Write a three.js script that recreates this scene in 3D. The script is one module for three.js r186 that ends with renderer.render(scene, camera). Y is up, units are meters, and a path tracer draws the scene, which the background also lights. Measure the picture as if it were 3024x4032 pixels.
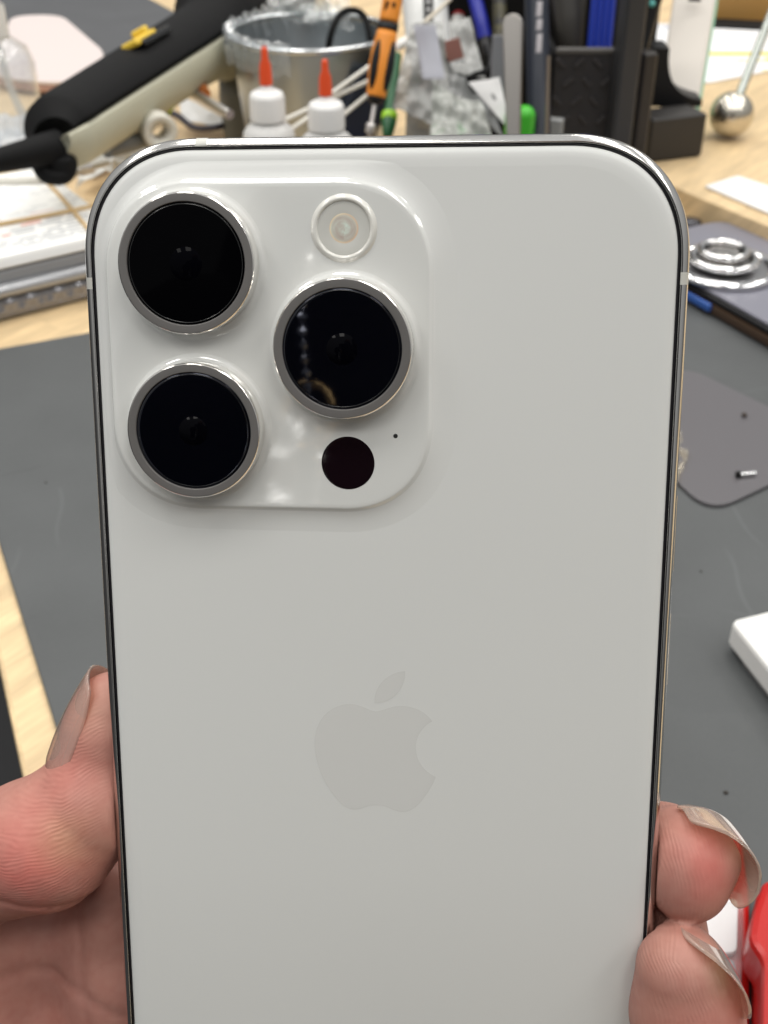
import * as THREE from 'three';
import { RoundedBoxGeometry } from 'three/addons/geometries/RoundedBoxGeometry.js';
import { mergeGeometries } from 'three/addons/utils/BufferGeometryUtils.js';
import { ImprovedNoise } from 'three/addons/math/ImprovedNoise.js';
import { RectAreaLightUniformsLib } from 'three/addons/lights/RectAreaLightUniformsLib.js';

// ---------------------------------------------------------------- camera, light, exposure
const scene = new THREE.Scene();
const camera = new THREE.PerspectiveCamera(47.33, 0.75, 0.01, 30);
camera.position.set(0, 0.25, 0);
camera.rotation.set(-35 * Math.PI / 180, 0, 0);
camera.focus = 0.157; camera.userData.fStop = 42;
scene.add(camera);
const renderer = new THREE.WebGLRenderer({ antialias: true });
renderer.setSize(768, 1024);
renderer.toneMapping = THREE.LinearToneMapping;
renderer.toneMappingExposure = 0.81;
renderer.shadowMap.enabled = true;
{ // even light of a bright shop: pale ceiling above, dimmer towards the floor
  const n = 64, d = new Float32Array(n * 4 * 2);
  for (let y = 0; y < n; y++) { const u = Math.sin(((y + 0.5) / n - 0.5) * Math.PI), k = u < 0 ? 0.33 + 0.25 * u : 0.33 + 0.50 * u; for (let x = 0; x < 2; x++) d.set([k, k, k * 0.985, 1], (y * 2 + x) * 4); }
  const t = new THREE.DataTexture(d, 2, n, THREE.RGBAFormat, THREE.FloatType); t.mapping = THREE.EquirectangularReflectionMapping; t.magFilter = t.minFilter = THREE.LinearFilter; t.needsUpdate = true;
  scene.background = t;
}
RectAreaLightUniformsLib.init();
const LAMPS = [], LAMP_Y = 2.3, LAMP_W = 0.55, LAMP_L = 10.5;
for (const z of [-2.2, -1.1, 0, 1.1]) for (const x of [-1.8, -0.6, 0.6, 1.8]) LAMPS.push([x, z]);

// ---------------------------------------------------------------- helpers
let seed = 7;
const rnd = () => { seed = (seed * 1664525 + 1013904223) >>> 0; return seed / 4294967296; };
const noise3 = new ImprovedNoise();
const nz = (x, y, z = 0) => noise3.noise(x, y, z);
const fbm = (x, y, z = 0, o = 4) => { let s = 0, a = 0.5; for (let i = 0; i < o; i++) { s += a * nz(x, y, z); x *= 2.03; y *= 2.03; z = z * 2.03 + 1.7; a *= 0.5; } return s; };
const V = (a) => new THREE.Vector3(a[0], a[1], a[2]);
const lerp = (a, b, t) => a + (b - a) * t;
const mix = (a, b, t) => a.map((x, i) => lerp(x, b[i], t));
const sstep = (a, b, x) => { const t = Math.min(1, Math.max(0, (x - a) / (b - a))); return t * t * (3 - 2 * t); };
function mat(color, roughness = 0.5, metalness = 0, extra = {}) {
  const m = new THREE.MeshPhysicalMaterial({ roughness, metalness, side: THREE.DoubleSide, ...extra });
  if (Array.isArray(color)) m.color.setRGB(...color); else m.color.set(color);
  return m;
}
const origin = new Map(), used = {};
function numbered(name) { const n = used[name] = (used[name] ?? -1) + 1; return n ? name + '_' + String(n).padStart(3, '0') : name; }
function thing(name, label, category, pos = [0, 0, 0], group) {
  const g = new THREE.Group(); g.name = numbered(name); g.position.set(...pos); g.userData = { label, category };
  if (group) g.userData.group = group;
  scene.add(g); origin.set(g, pos); return g;
}
// geometry is written in world coordinates and moved to the thing's own base
function part(parent, name, geo, m, label) {
  const o = origin.get(parent); if (o) geo.translate(-o[0], -o[1], -o[2]);
  const mesh = new THREE.Mesh(geo, m); mesh.name = name; mesh.castShadow = mesh.receiveShadow = true;
  if (label) mesh.userData.label = label;
  parent.add(mesh); origin.set(mesh, o); return mesh;
}
function structure(name, geo, m) { const s = new THREE.Mesh(geo, m); s.name = name; s.userData = { kind: 'structure' }; s.castShadow = s.receiveShadow = true; scene.add(s); return s; }
function along(geo, a, b) { // turn a +y geometry to run from a towards b
  const d = V(b).sub(V(a)).normalize(); geo.applyQuaternion(new THREE.Quaternion().setFromUnitVectors(new THREE.Vector3(0, 1, 0), d)); return geo.translate(...a);
}
function cyl(a, b, r1, r2 = r1, seg = 28) { const h = V(a).distanceTo(V(b)); const g = new THREE.CylinderGeometry(r2, r1, h, seg, 1); g.translate(0, h / 2, 0); return along(g, a, b); }
function lathe(profile, a, b = [a[0], a[1] + 1, a[2]], seg = 40) { return along(new THREE.LatheGeometry(profile.map((p) => new THREE.Vector2(Math.max(p[0], 1e-6), p[1])), seg), a, b); }
function tube(pts, r, seg = 48, rs = 12, closed = false) { return new THREE.TubeGeometry(new THREE.CatmullRomCurve3(pts.map(V), closed), seg, r, rs, closed); }
function box(c, s, r = 0.001, rot = [0, 0, 0], order = 'YXZ') { const g = new RoundedBoxGeometry(s[0], s[1], s[2], 3, Math.min(r, Math.min(...s) * 0.49)); g.applyMatrix4(new THREE.Matrix4().makeRotationFromEuler(new THREE.Euler(...rot, order))); return g.translate(...c); }
function roundedShape(pts, r) { // pts: [x, y] corners; rounded with radius r
  const s = new THREE.Shape(), n = pts.length;
  for (let i = 0; i < n; i++) {
    const p = new THREE.Vector2(...pts[i]), a = new THREE.Vector2(...pts[(i + n - 1) % n]), b = new THREE.Vector2(...pts[(i + 1) % n]);
    const da = a.clone().sub(p), db = b.clone().sub(p), k = Math.min(r, da.length() * 0.48, db.length() * 0.48);
    const u = p.clone().add(da.setLength(k)), w = p.clone().add(db.setLength(k));
    i ? s.lineTo(u.x, u.y) : s.moveTo(u.x, u.y);
    s.quadraticCurveTo(p.x, p.y, w.x, w.y);
  }
  s.closePath(); return s;
}
function slab(poly, y0, y1, bevel = 0.0005, radius = 0.001) { // poly: [x, z] or [x, y, z] corners on the table, thickness from y0 to y1
  const p = poly.map((q) => [q[0], -(q.length > 2 ? q[2] : q[1])]), b = Math.min(bevel, (y1 - y0) * 0.4);
  const g = new THREE.ExtrudeGeometry(roundedShape(p, radius), { depth: y1 - y0 - 2 * b, bevelEnabled: b > 0, bevelThickness: b, bevelSize: b, bevelOffset: -b, bevelSegments: 2, curveSegments: 8 });
  return g.rotateX(-Math.PI / 2).translate(0, y0 + b, 0);
}
function sheet(a, b, c, d, thick = 0.0003, bend = 0, freq = 40, n = 20) { // a sheet of corners a b c d, crumpled by bend, with real thickness
  const pos = [], uv = [], idx = [], nrm = V(b).sub(V(a)).cross(V(d).sub(V(a))).normalize();
  for (let l = 0; l < 2; l++) for (let j = 0; j <= n; j++) for (let i = 0; i <= n; i++) {
    const u = i / n, v = j / n, p = mix(mix(a, b, u), mix(d, c, u), v);
    const w = bend * (fbm(p[0] * freq, p[1] * freq + 3.1, p[2] * freq, 3) * 2) + (l ? -thick : 0);
    pos.push(p[0] + nrm.x * w, p[1] + nrm.y * w, p[2] + nrm.z * w); uv.push(u, v);
  }
  const N = (n + 1) * (n + 1), q = (x, y, z, w) => idx.push(x, y, z, x, z, w);
  for (let j = 0; j < n; j++) for (let i = 0; i < n; i++) { const k = j * (n + 1) + i; q(k, k + 1, k + n + 2, k + n + 1); q(N + k, N + k + n + 1, N + k + n + 2, N + k + 1); }
  for (let i = 0; i < n; i++) { const e = [[i, i + 1], [n * (n + 1) + i + 1, n * (n + 1) + i], [(i + 1) * (n + 1), i * (n + 1)], [i * (n + 1) + n, (i + 1) * (n + 1) + n]]; for (const [x, y] of e) q(y, x, N + x, N + y); }
  const g = new THREE.BufferGeometry(); g.setAttribute('position', new THREE.Float32BufferAttribute(pos, 3)); g.setAttribute('uv', new THREE.Float32BufferAttribute(uv, 2)); g.setIndex(idx); g.computeVertexNormals(); return g;
}
function texture(w, h, fn, srgb = true) {
  const d = new Uint8Array(w * h * 4);
  for (let y = 0; y < h; y++) for (let x = 0; x < w; x++) { const c = fn(x / w, y / h, x, y), k = (y * w + x) * 4; for (let i = 0; i < 3; i++) d[k + i] = Math.max(0, Math.min(255, (Array.isArray(c) ? c[i] : c))); d[k + 3] = 255; }
  const t = new THREE.DataTexture(d, w, h); t.wrapS = t.wrapT = THREE.RepeatWrapping; t.magFilter = t.minFilter = THREE.LinearFilter; if (srgb) t.colorSpace = THREE.SRGBColorSpace; t.needsUpdate = true; return t;
}
function canvasTexture(w, h, draw) { const c = document.createElement('canvas'); c.width = w; c.height = h; draw(c.getContext('2d'), w, h); const t = new THREE.CanvasTexture(c); t.colorSpace = THREE.SRGBColorSpace; t.magFilter = THREE.LinearFilter; return t; }
const merge = (list) => mergeGeometries(list.map((g) => { const h = g.index ? g.toNonIndexed() : g; for (const k of Object.keys(h.attributes)) if (!['position', 'normal', 'uv'].includes(k)) h.deleteAttribute(k); return h; }));

// ---------------------------------------------------------------- materials
const woodTex = texture(512, 512, (u, v) => {
  const g = fbm(u * 6, v * 46, 2.2, 4), f = fbm(u * 20, v * 210, 7, 3), r = Math.sin((v * 9 + fbm(u * 2, v * 3, 5) * 2.2) * 6.283) * 0.5;
  const k = 1 + 0.16 * g + 0.12 * f + 0.05 * r; return [214 * k, 190 * k - 2, 152 * k - 5];
});
woodTex.repeat.set(3.3, 3.3); woodTex.rotation = 0.9;
const M = {
  wood: mat(0xffffff, 0.45, 0, { map: woodTex }),
  white: mat([0.78, 0.78, 0.76], 0.4), whitePlastic: mat([0.74, 0.74, 0.72], 0.35, 0, { transmission: 0.25 }),
  paper: mat([0.80, 0.80, 0.79], 0.8), black: mat([0.008, 0.008, 0.009], 0.45, 0, { specularIntensity: 0.5 }), blackMatte: mat([0.006, 0.006, 0.0065], 0.7, 0, { specularIntensity: 0.35 }), blackGloss: mat([0.012, 0.012, 0.013], 0.15),
  steel: mat([0.74, 0.73, 0.71], 0.18, 1), brushed: mat([0.62, 0.60, 0.58], 0.38, 1), chrome: mat([0.85, 0.85, 0.86], 0.06, 1),
  clear: mat([0.95, 0.96, 0.97], 0.06, 0, { transmission: 0.92, ior: 1.45 }),
  hazy: mat([0.86, 0.88, 0.88], 0.3, 0, { transmission: 0.6, ior: 1.45 }),
  red: mat([0.47, 0.008, 0.006], 0.3, 0, { clearcoat: 0.25, specularIntensity: 0.6, clearcoatRoughness: 0.1 }), orange: mat([0.80, 0.28, 0.03], 0.45), tip: mat([0.80, 0.085, 0.02], 0.4),
  grey: mat([0.22, 0.22, 0.23], 0.5), darkGrey: mat([0.07, 0.07, 0.075], 0.5), navy: mat([0.008, 0.013, 0.026], 0.4), blue: mat([0.02, 0.05, 0.42], 0.35), green: mat([0.06, 0.50, 0.03], 0.4), beige: mat([0.50, 0.49, 0.38], 0.5), yellow: mat([0.80, 0.55, 0.06], 0.45),
};

// ---------------------------------------------------------------- the setting: floor, workbench, mats
structure('floor', new THREE.BoxGeometry(14, 0.05, 14).translate(0, -0.78, -3), mat([0.012, 0.012, 0.014], 0.6));
{
  const bench = thing('workbench', 'pale oak workbench top showing beside the dark grey mat', 'workbench', [0.4, 0, -0.8]);
  const e1 = [-0.12, 0, -0.2707], e2 = [-0.1018, 0, -0.2268], k = (t) => [lerp(e1[0], e2[0], t), lerp(e1[2], e2[2], t)];
  part(bench, 'tabletop', slab([k(-30), k(8), [1.3, k(8)[1]], [1.3, k(-30)[1]]], -0.03, 0, 0.0015, 0.004), M.wood);
}
const scuffs = Array.from({ length: 26 }, () => { const x = rnd(), y = rnd(), a = rnd() * 6.28, l = 0.03 + rnd() * 0.14; return [x, y, Math.cos(a), Math.sin(a), l, rnd() < 0.6 ? 22 : -18]; });
const matTex = texture(512, 512, (u, v) => { // faint scratches and rubbed patches on grey silicone
  let k = 206 + 22 * fbm(u * 5, v * 5, 1, 5) + 10 * sstep(0.1, 0.4, fbm(u * 2.3, v * 2.3, 6, 3)) + 7 * (rnd() - 0.5);
  for (const [x, y, cx, cy, l, h] of scuffs) { const dx = u - x, dy = v - y, t = dx * cx + dy * cy; if (t > 0 && t < l) { const d = Math.abs(dx * cy - dy * cx + 0.004 * Math.sin(t * 40)); if (d < 0.004) k += h * (1 - d / 0.004) * Math.min(1, (l - t) * 30); } }
  return k;
});
matTex.repeat.set(4, 4);
const matMat = mat([0.118, 0.126, 0.130], 0.6, 0, { map: matTex });
{
  const a = [-0.1364, 0.002, -0.3331], b = [-0.0977, 0.002, -0.2477], c = [-0.1438, 0.002, -0.5155], d = [-0.179, 0.002, -0.4913];
  // left edge through a, b; far edge through c, d
  const x = (p, q, t) => [lerp(p[0], q[0], t), lerp(p[2], q[2], t)];
  const den = (b[0] - a[0]) * (d[2] - c[2]) - (b[2] - a[2]) * (d[0] - c[0]), t = ((c[0] - a[0]) * (d[2] - c[2]) - (c[2] - a[2]) * (d[0] - c[0])) / den;
  const g = thing('work_mat', 'large dark grey silicone work mat under the held phone', 'work mat', [0.1, 0, -0.3]);
  part(g, 'mat_sheet', slab([x(a, b, t), x(a, b, 3.4), [0.6, x(a, b, 3.4)[1]], [0.6, -0.72], [0.08, -0.60]], 0.0001, 0.002, 0.0006, 0.008), matMat);
  const h = thing('work_mat', 'dark grey mat lying at the far left behind the pink case', 'work mat', [-0.4, 0, -1.2]);
  part(h, 'mat_sheet', slab([[-0.4, 0, -0.9415], [-0.1703, 0, -1.0029], [-0.1136, 0, -1.0714], [-0.1983, 0, -1.1798], [-0.2431, 0, -1.2592], [-0.354, 0, -1.4651], [-0.7045, 0, -1.4651]], 0.0001, 0.003, 0.0006, 0.01), mat([0.12, 0.125, 0.135], 0.6, 0, { map: matTex }));
}
{
  const r = thing('wooden_riser', 'thick pale oak board raised behind the mat, carrying the black organizer', 'wooden board', [0.3, 0, -0.9]);
  const a = [0.1692, 0.02, -0.6455], b = [0.2028, 0.02, -0.5923], k = (t) => [lerp(a[0], b[0], t), lerp(a[2], b[2], t)];
  part(r, 'board', slab([k(-4.2), k(6), [1.25, -0.9], [1.1, -1.9], [0.28, -1.9], [0.1, -1.1]], 0.0022, 0.02, 0.0012, 0.004), M.wood);
}

// ---------------------------------------------------------------- things behind, left to right
{ // pale pink flat case
  const p = [[-0.3381, 0.012, -1.1232], [-0.2936, 0.012, -1.1273], [-0.2224, 0.012, -0.9824], [-0.2313, 0.012, -0.8963], [-0.2996, 0.012, -0.9175]];
  const g = thing('flat_case', 'pale pink flat tablet case with rounded corners at the far left', 'tablet case', [p[0][0], 0, p[3][2]]);
  part(g, 'shell', slab(p, 0.003, 0.009, 0.002, 0.03), mat([0.42, 0.25, 0.20], 0.5));
  part(g, 'cover', slab(p.map((q) => [q[0] * 0.998, q[2]]), 0.0091, 0.012, 0.001, 0.03), mat(0xffffff, 0.35, 0, { map: texture(128, 128, (u, v) => { const k = sstep(0.0, 0.35, fbm(u * 4, v * 4, 3)); return [220 + 2 * k, 208 + 14 * k, 205 + 20 * k]; }) }));
}
{ // pump bottle
  const c = [-0.2542, 0.0425, -0.8], b = [c[0], 0, c[2]], g = thing('pump_bottle', 'clear pump bottle with a white collar at the left edge', 'bottle', b);
  part(g, 'bottle_body', lathe([[0, 0.0005], [0.021, 0.0005], [0.0235, 0.003], [0.0235, 0.050], [0.020, 0.060], [0.0095, 0.068], [0.0085, 0.068], [0.019, 0.059], [0.0222, 0.049], [0.0222, 0.004], [0, 0.003]], b), M.clear);
  part(g, 'collar', lathe([[0, 0.066], [0.0098, 0.066], [0.0104, 0.069], [0.0100, 0.086], [0.0072, 0.089], [0.0068, 0.110], [0, 0.110]], b), M.white);
  part(g, 'pump_head', box([b[0] - 0.008, 0.116, b[2]], [0.036, 0.013, 0.016], 0.004), M.white);
  part(g, 'dip_tube', tube([[b[0] + 0.002, 0.068, b[2]], [b[0] + 0.005, 0.036, b[2]], [b[0] + 0.014, 0.006, b[2]]], 0.0026, 20), M.hazy);
}
{
  const g = thing('plastic_bag', 'crumpled clear plastic bag at the left edge beside the heat gun cord', 'plastic bag', [-0.2545, 0, -0.796]);
  part(g, 'bag_film', sheet([-0.2665, 0.004, -0.7621], [-0.2264, 0.006, -0.7559], [-0.2348, 0.016, -0.8113], [-0.2707, 0.018, -0.8044], 0.0002, 0.012, 60, 36), mat([0.9, 0.91, 0.92], 0.16, 0, { transmission: 0.45 }));
}
// heat gun: grip, switch, cord relief, body
{
  const a = [-0.1636, 0.0693, -0.58], b = [-0.1141, 0.0712, -0.76], c = [-0.0909, 0.0682, -0.87];
  const g = thing('heat_gun', 'black and beige heat gun with a yellow slide switch and black cord', 'heat gun', [a[0], 0, a[2]]);
  const dir = V(b).sub(V(a)).normalize(), side = new THREE.Vector3(0.21, 0.22, 0.95).addScaledVector(dir, -new THREE.Vector3(0.21, 0.22, 0.95).dot(dir)).normalize(), up = side.clone().cross(dir).normalize();
  const section = (from, to, n = 22) => Array.from({ length: n + 1 }, (_, i) => lerp(from, to, i / n));
  // swept half shells; w: widths along [t, radius towards up, radius sideways]
  const shell = (stations, a0, a1, zoff) => {
    const pos = [], idx = [], ang = section(a0, a1, 26), n = ang.length;
    for (const [p, ru, rs] of stations) for (const t of ang) { const q = V(p).addScaledVector(up, Math.sin(t) * ru + zoff).addScaledVector(side, Math.cos(t) * rs); pos.push(q.x, q.y, q.z); }
    const S = stations.length; for (let j = 0; j < S - 1; j++) for (let i = 0; i < n; i++) { const k = j * n + i, i2 = j * n + (i + 1) % n; idx.push(k, i2, i2 + n, k, i2 + n, k + n); }
    for (const j of [0, S - 1]) { const base = pos.length / 3, m = stations[j][0]; const q = V(m).addScaledVector(up, zoff); pos.push(q.x, q.y, q.z); for (let i = 0; i < n; i++) idx.push(base, j * n + i, j * n + (i + 1) % n); }
    const geo = new THREE.BufferGeometry(); geo.setAttribute('position', new THREE.Float32BufferAttribute(pos, 3)); geo.setIndex(idx); geo.setAttribute('uv', new THREE.Float32BufferAttribute(new Float32Array(pos.length / 3 * 2), 2)); geo.computeVertexNormals(); return geo;
  };
  const L = V(a).distanceTo(V(c)), at = (t) => V(a).addScaledVector(dir, t * L).toArray();
  part(g, 'black_grip', shell([[at(0.005), 0.010, 0.013], [at(0.018), 0.0190, 0.0195], [at(0.045), 0.0202, 0.0207], [at(0.60), 0.0232, 0.0225], [at(0.70), 0.0255, 0.0235], [at(0.735), 0.036, 0.030], [at(1.0), 0.040, 0.034], [at(1.06), 0.040, 0.034], [at(1.09), 0.034, 0.03]], 0, Math.PI, 0), M.blackMatte);
  part(g, 'black_nose', shell([[at(0.72), 0.004, 0.028], [at(0.80), 0.012, 0.031], [at(1.0), 0.026, 0.034], [at(1.09), 0.026, 0.032]], Math.PI, 2 * Math.PI, 0.0008), M.blackMatte);
  part(g, 'beige_grip', shell([[at(-0.015), 0.009, 0.012], [at(0.01), 0.0166, 0.0185], [at(0.05), 0.0178, 0.0205], [at(0.55), 0.0208, 0.0215], [at(0.68), 0.023, 0.023], [at(0.76), 0.036, 0.026], [at(0.84), 0.056, 0.027], [at(0.95), 0.068, 0.027], [at(1.05), 0.068, 0.020]], Math.PI, 2 * Math.PI, -0.0006), M.beige);
  const p = [-0.1002, 0.011, -0.9];
  part(g, 'motor_housing', lathe([[0, 0], [0.022, 0], [0.0245, 0.003], [0.026, 0.03], [0.028, 0.06], [0.027, 0.085], [0.022, 0.095], [0, 0.095]], [p[0], 0.001, p[2] - 0.01], [p[0] - 0.03, 1, p[2] - 0.05]), M.beige);
  const ng = [-0.0851, 0.005, -0.78]; part(g, 'nozzle_guard', lathe([[0.0215, 0], [0.0235, 0.0], [0.0245, 0.03], [0.0215, 0.055], [0.0195, 0.03]], [ng[0], 0.0005, ng[2] - 0.02], [ng[0] - 0.03, 1, ng[2] - 0.05]), mat([0.12, 0.12, 0.10], 0.5));
  const sw = V(at(0.36)).addScaledVector(up, 0.0178).addScaledVector(side, 0.012), e = new THREE.Euler().setFromRotationMatrix(new THREE.Matrix4().makeBasis(dir, up, side)), er = [e.x, e.y, e.z];
  const sp = part(g, 'switch_plate', box(sw.clone().addScaledVector(dir, 0.004).toArray(), [0.036, 0.004, 0.014], 0.0015, er, 'XYZ'), M.blackGloss);
  part(sp, 'slide_switch', merge([box(sw.clone().addScaledVector(up, 0.002).addScaledVector(dir, -0.006).toArray(), [0.026, 0.004, 0.011], 0.0015, er, 'XYZ'), box(sw.clone().addScaledVector(up, 0.0045).addScaledVector(dir, -0.001).toArray(), [0.005, 0.006, 0.010], 0.0015, er, 'XYZ')]), M.yellow);
  const s0 = at(0.0);
  part(g, 'cord_relief', merge([cyl(V(s0).addScaledVector(up, -0.004).toArray(), [-0.1873, 0.0676, -0.55], 0.0085, 0.0055), tube([[-0.186, 0.068, -0.55], [-0.1939, 0.0685, -0.54], [-0.2177, 0.0643, -0.56]], 0.0045, 20)]), M.blackMatte);
  const loop = [[-0.1752, 0.0675, -0.575], [-0.1709, 0.0603, -0.572], [-0.167, 0.0546, -0.57], [-0.1588, 0.0539, -0.572], [-0.1565, 0.0593, -0.575], [-0.1629, 0.0669, -0.577]];
  part(g, 'hanging_loop', merge([tube(loop, 0.0042, 50), box([-0.1597, 0.0574, -0.573], [0.012, 0.012, 0.008], 0.003)]), M.blackMatte);
}
{ // clutter under the heat gun
  const t = thing('tape_roll', 'small roll of white tape standing beside the green clip', 'tape roll', [-0.1227, 0.0545, -0.64]);
  const c = [-0.123, 0.0556, -0.64], tilt = 0.45;
  const ring = new THREE.LatheGeometry([[0.0042, -0.006], [0.0085, -0.006], [0.0095, -0.005], [0.0095, 0.005], [0.0085, 0.006], [0.0042, 0.006], [0.0042, -0.006]].map((p) => new THREE.Vector2(...p)), 40);
  ring.rotateX(Math.PI / 2).rotateY(tilt).translate(...c); part(t, 'tape', ring, mat([0.62, 0.60, 0.53], 0.6));
  const bar = thing('plastic_bar', 'dark grey plastic rod lying to the left of the tape roll', 'rod', [-0.1407, 0.049, -0.64]);
  part(bar, 'rod', cyl([-0.1476, 0.0512, -0.62], [-0.1311, 0.0491, -0.645], 0.0045), mat([0.14, 0.14, 0.13], 0.4));
  const clip = thing('clip', 'yellow green clip above the roll of white tape', 'clip', [-0.1222, 0.0575, -0.68]);
  part(clip, 'clip_body', box([-0.1225, 0.0576, -0.68], [0.005, 0.011, 0.004], 0.0012, [0, 0, -0.5]), mat([0.42, 0.50, 0.03], 0.4));
  part(clip, 'clip_foot', box([-0.1255, 0.0536, -0.68], [0.006, 0.004, 0.004], 0.001), M.darkGrey);
  const pap = thing('paper_sheet', 'white sheets of paper lying behind the beige grip of the heat gun', 'paper', [-0.1471, 0, -0.8421]);
  part(pap, 'sheet', sheet([-0.1879, 0.004, -0.7942], [-0.1563, 0.004, -0.8346], [-0.1443, 0.012, -0.8563], [-0.1702, 0.012, -0.8374], 0.0004, 0.004), M.paper);
  const p2 = thing('paper_sheet', 'white sheet of paper leaning right of the yellow green clip', 'paper', [-0.1305, 0, -0.8543]);
  part(p2, 'sheet', sheet([-0.1374, 0.012, -0.8074], [-0.1048, 0.006, -0.7989], [-0.1059, 0.012, -0.8133], [-0.1448, 0.02, -0.8401], 0.0006, 0.003), M.paper);
  const rod = thing('metal_rod', 'grey metal rod over the papers beside the beige housing', 'rod', [-0.1003, 0.0525, -0.7]);
  part(rod, 'shaft', cyl([-0.1199, 0.0566, -0.72], [-0.0885, 0.0522, -0.68], 0.0028), M.brushed);
  part(rod, 'rod_end', cyl([-0.11, 0.0566, -0.72], [-0.1066, 0.0553, -0.71], 0.004), mat([0.45, 0.14, 0.03], 0.5));
  const dk = thing('cable', 'thin dark cable lying across the papers beside the bucket', 'cable', [-0.126, 0, -0.8185]);
  part(dk, 'wire', tube([[-0.1611, 0.012, -0.8252], [-0.1431, 0.014, -0.8123], [-0.1303, 0.008, -0.8036], [-0.1111, 0.012, -0.7903], [-0.1018, 0.01, -0.8142]], 0.0022), mat([0.04, 0.035, 0.05], 0.5));
}
{
  const g = thing('tissue', 'crumpled white tissue under the lower end of the heat gun', 'tissue', [-0.1797, 0, -0.7489]);
  part(g, 'cloth', sheet([-0.1861, 0.006, -0.6914], [-0.1396, 0.008, -0.7298], [-0.1508, 0.016, -0.745], [-0.1839, 0.02, -0.7125], 0.0008, 0.022, 42, 48), mat([0.78, 0.78, 0.75], 0.9));
  const s = thing('wooden_stick', 'round end of a wooden stick beside the crumpled tissue', 'stick', [-0.1934, 0, -0.7439]);
  part(s, 'stick', cyl([-0.189, 0.008, -0.7225], [-0.1763, 0.01, -0.7385], 0.0058), mat([0.55, 0.40, 0.24], 0.7));
  const w = thing('white_cable', 'white cable running along the far edge of the banded cards', 'cable', [-0.2084, 0.01, -0.6911]);
  part(w, 'cable', tube([[-0.2266, 0.032, -0.627], [-0.2095, 0.032, -0.6253], [-0.1891, 0.032, -0.627], [-0.1768, 0.032, -0.6339], [-0.1729, 0.026, -0.6643], [-0.1662, 0.02, -0.6936]], 0.0024), mat([0.66, 0.64, 0.58], 0.4));
  part(w, 'plug', box([-0.1699, 0.028, -0.6571], [0.009, 0.005, 0.006], 0.001, [0, 0.6, 0]), M.brushed);
}
{
  const a = thing('paper_sheet', 'white printed sheet lying under the black cord at the left edge', 'paper', [-0.2428, 0, -0.7641]);
  part(a, 'sheet', sheet([-0.2683, 0.0015, -0.7494], [-0.2359, 0.0015, -0.7777], [-0.2293, 0.003, -0.8087], [-0.278, 0.003, -0.8202], 0.0004, 0.002), M.paper);
  const c = thing('grey_pouch', 'small grey pouch lying behind the wooden stick near the phone corner', 'pouch', [-0.1534, 0, -0.7692]);
  part(c, 'pouch_body', slab([[-0.1714, 0, -0.7489], [-0.1458, 0, -0.7641], [-0.1417, 0, -0.7932], [-0.1667, 0, -0.7878]], 0.0005, 0.006, 0.002, 0.006), mat([0.10, 0.10, 0.10], 0.5));
}
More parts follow.
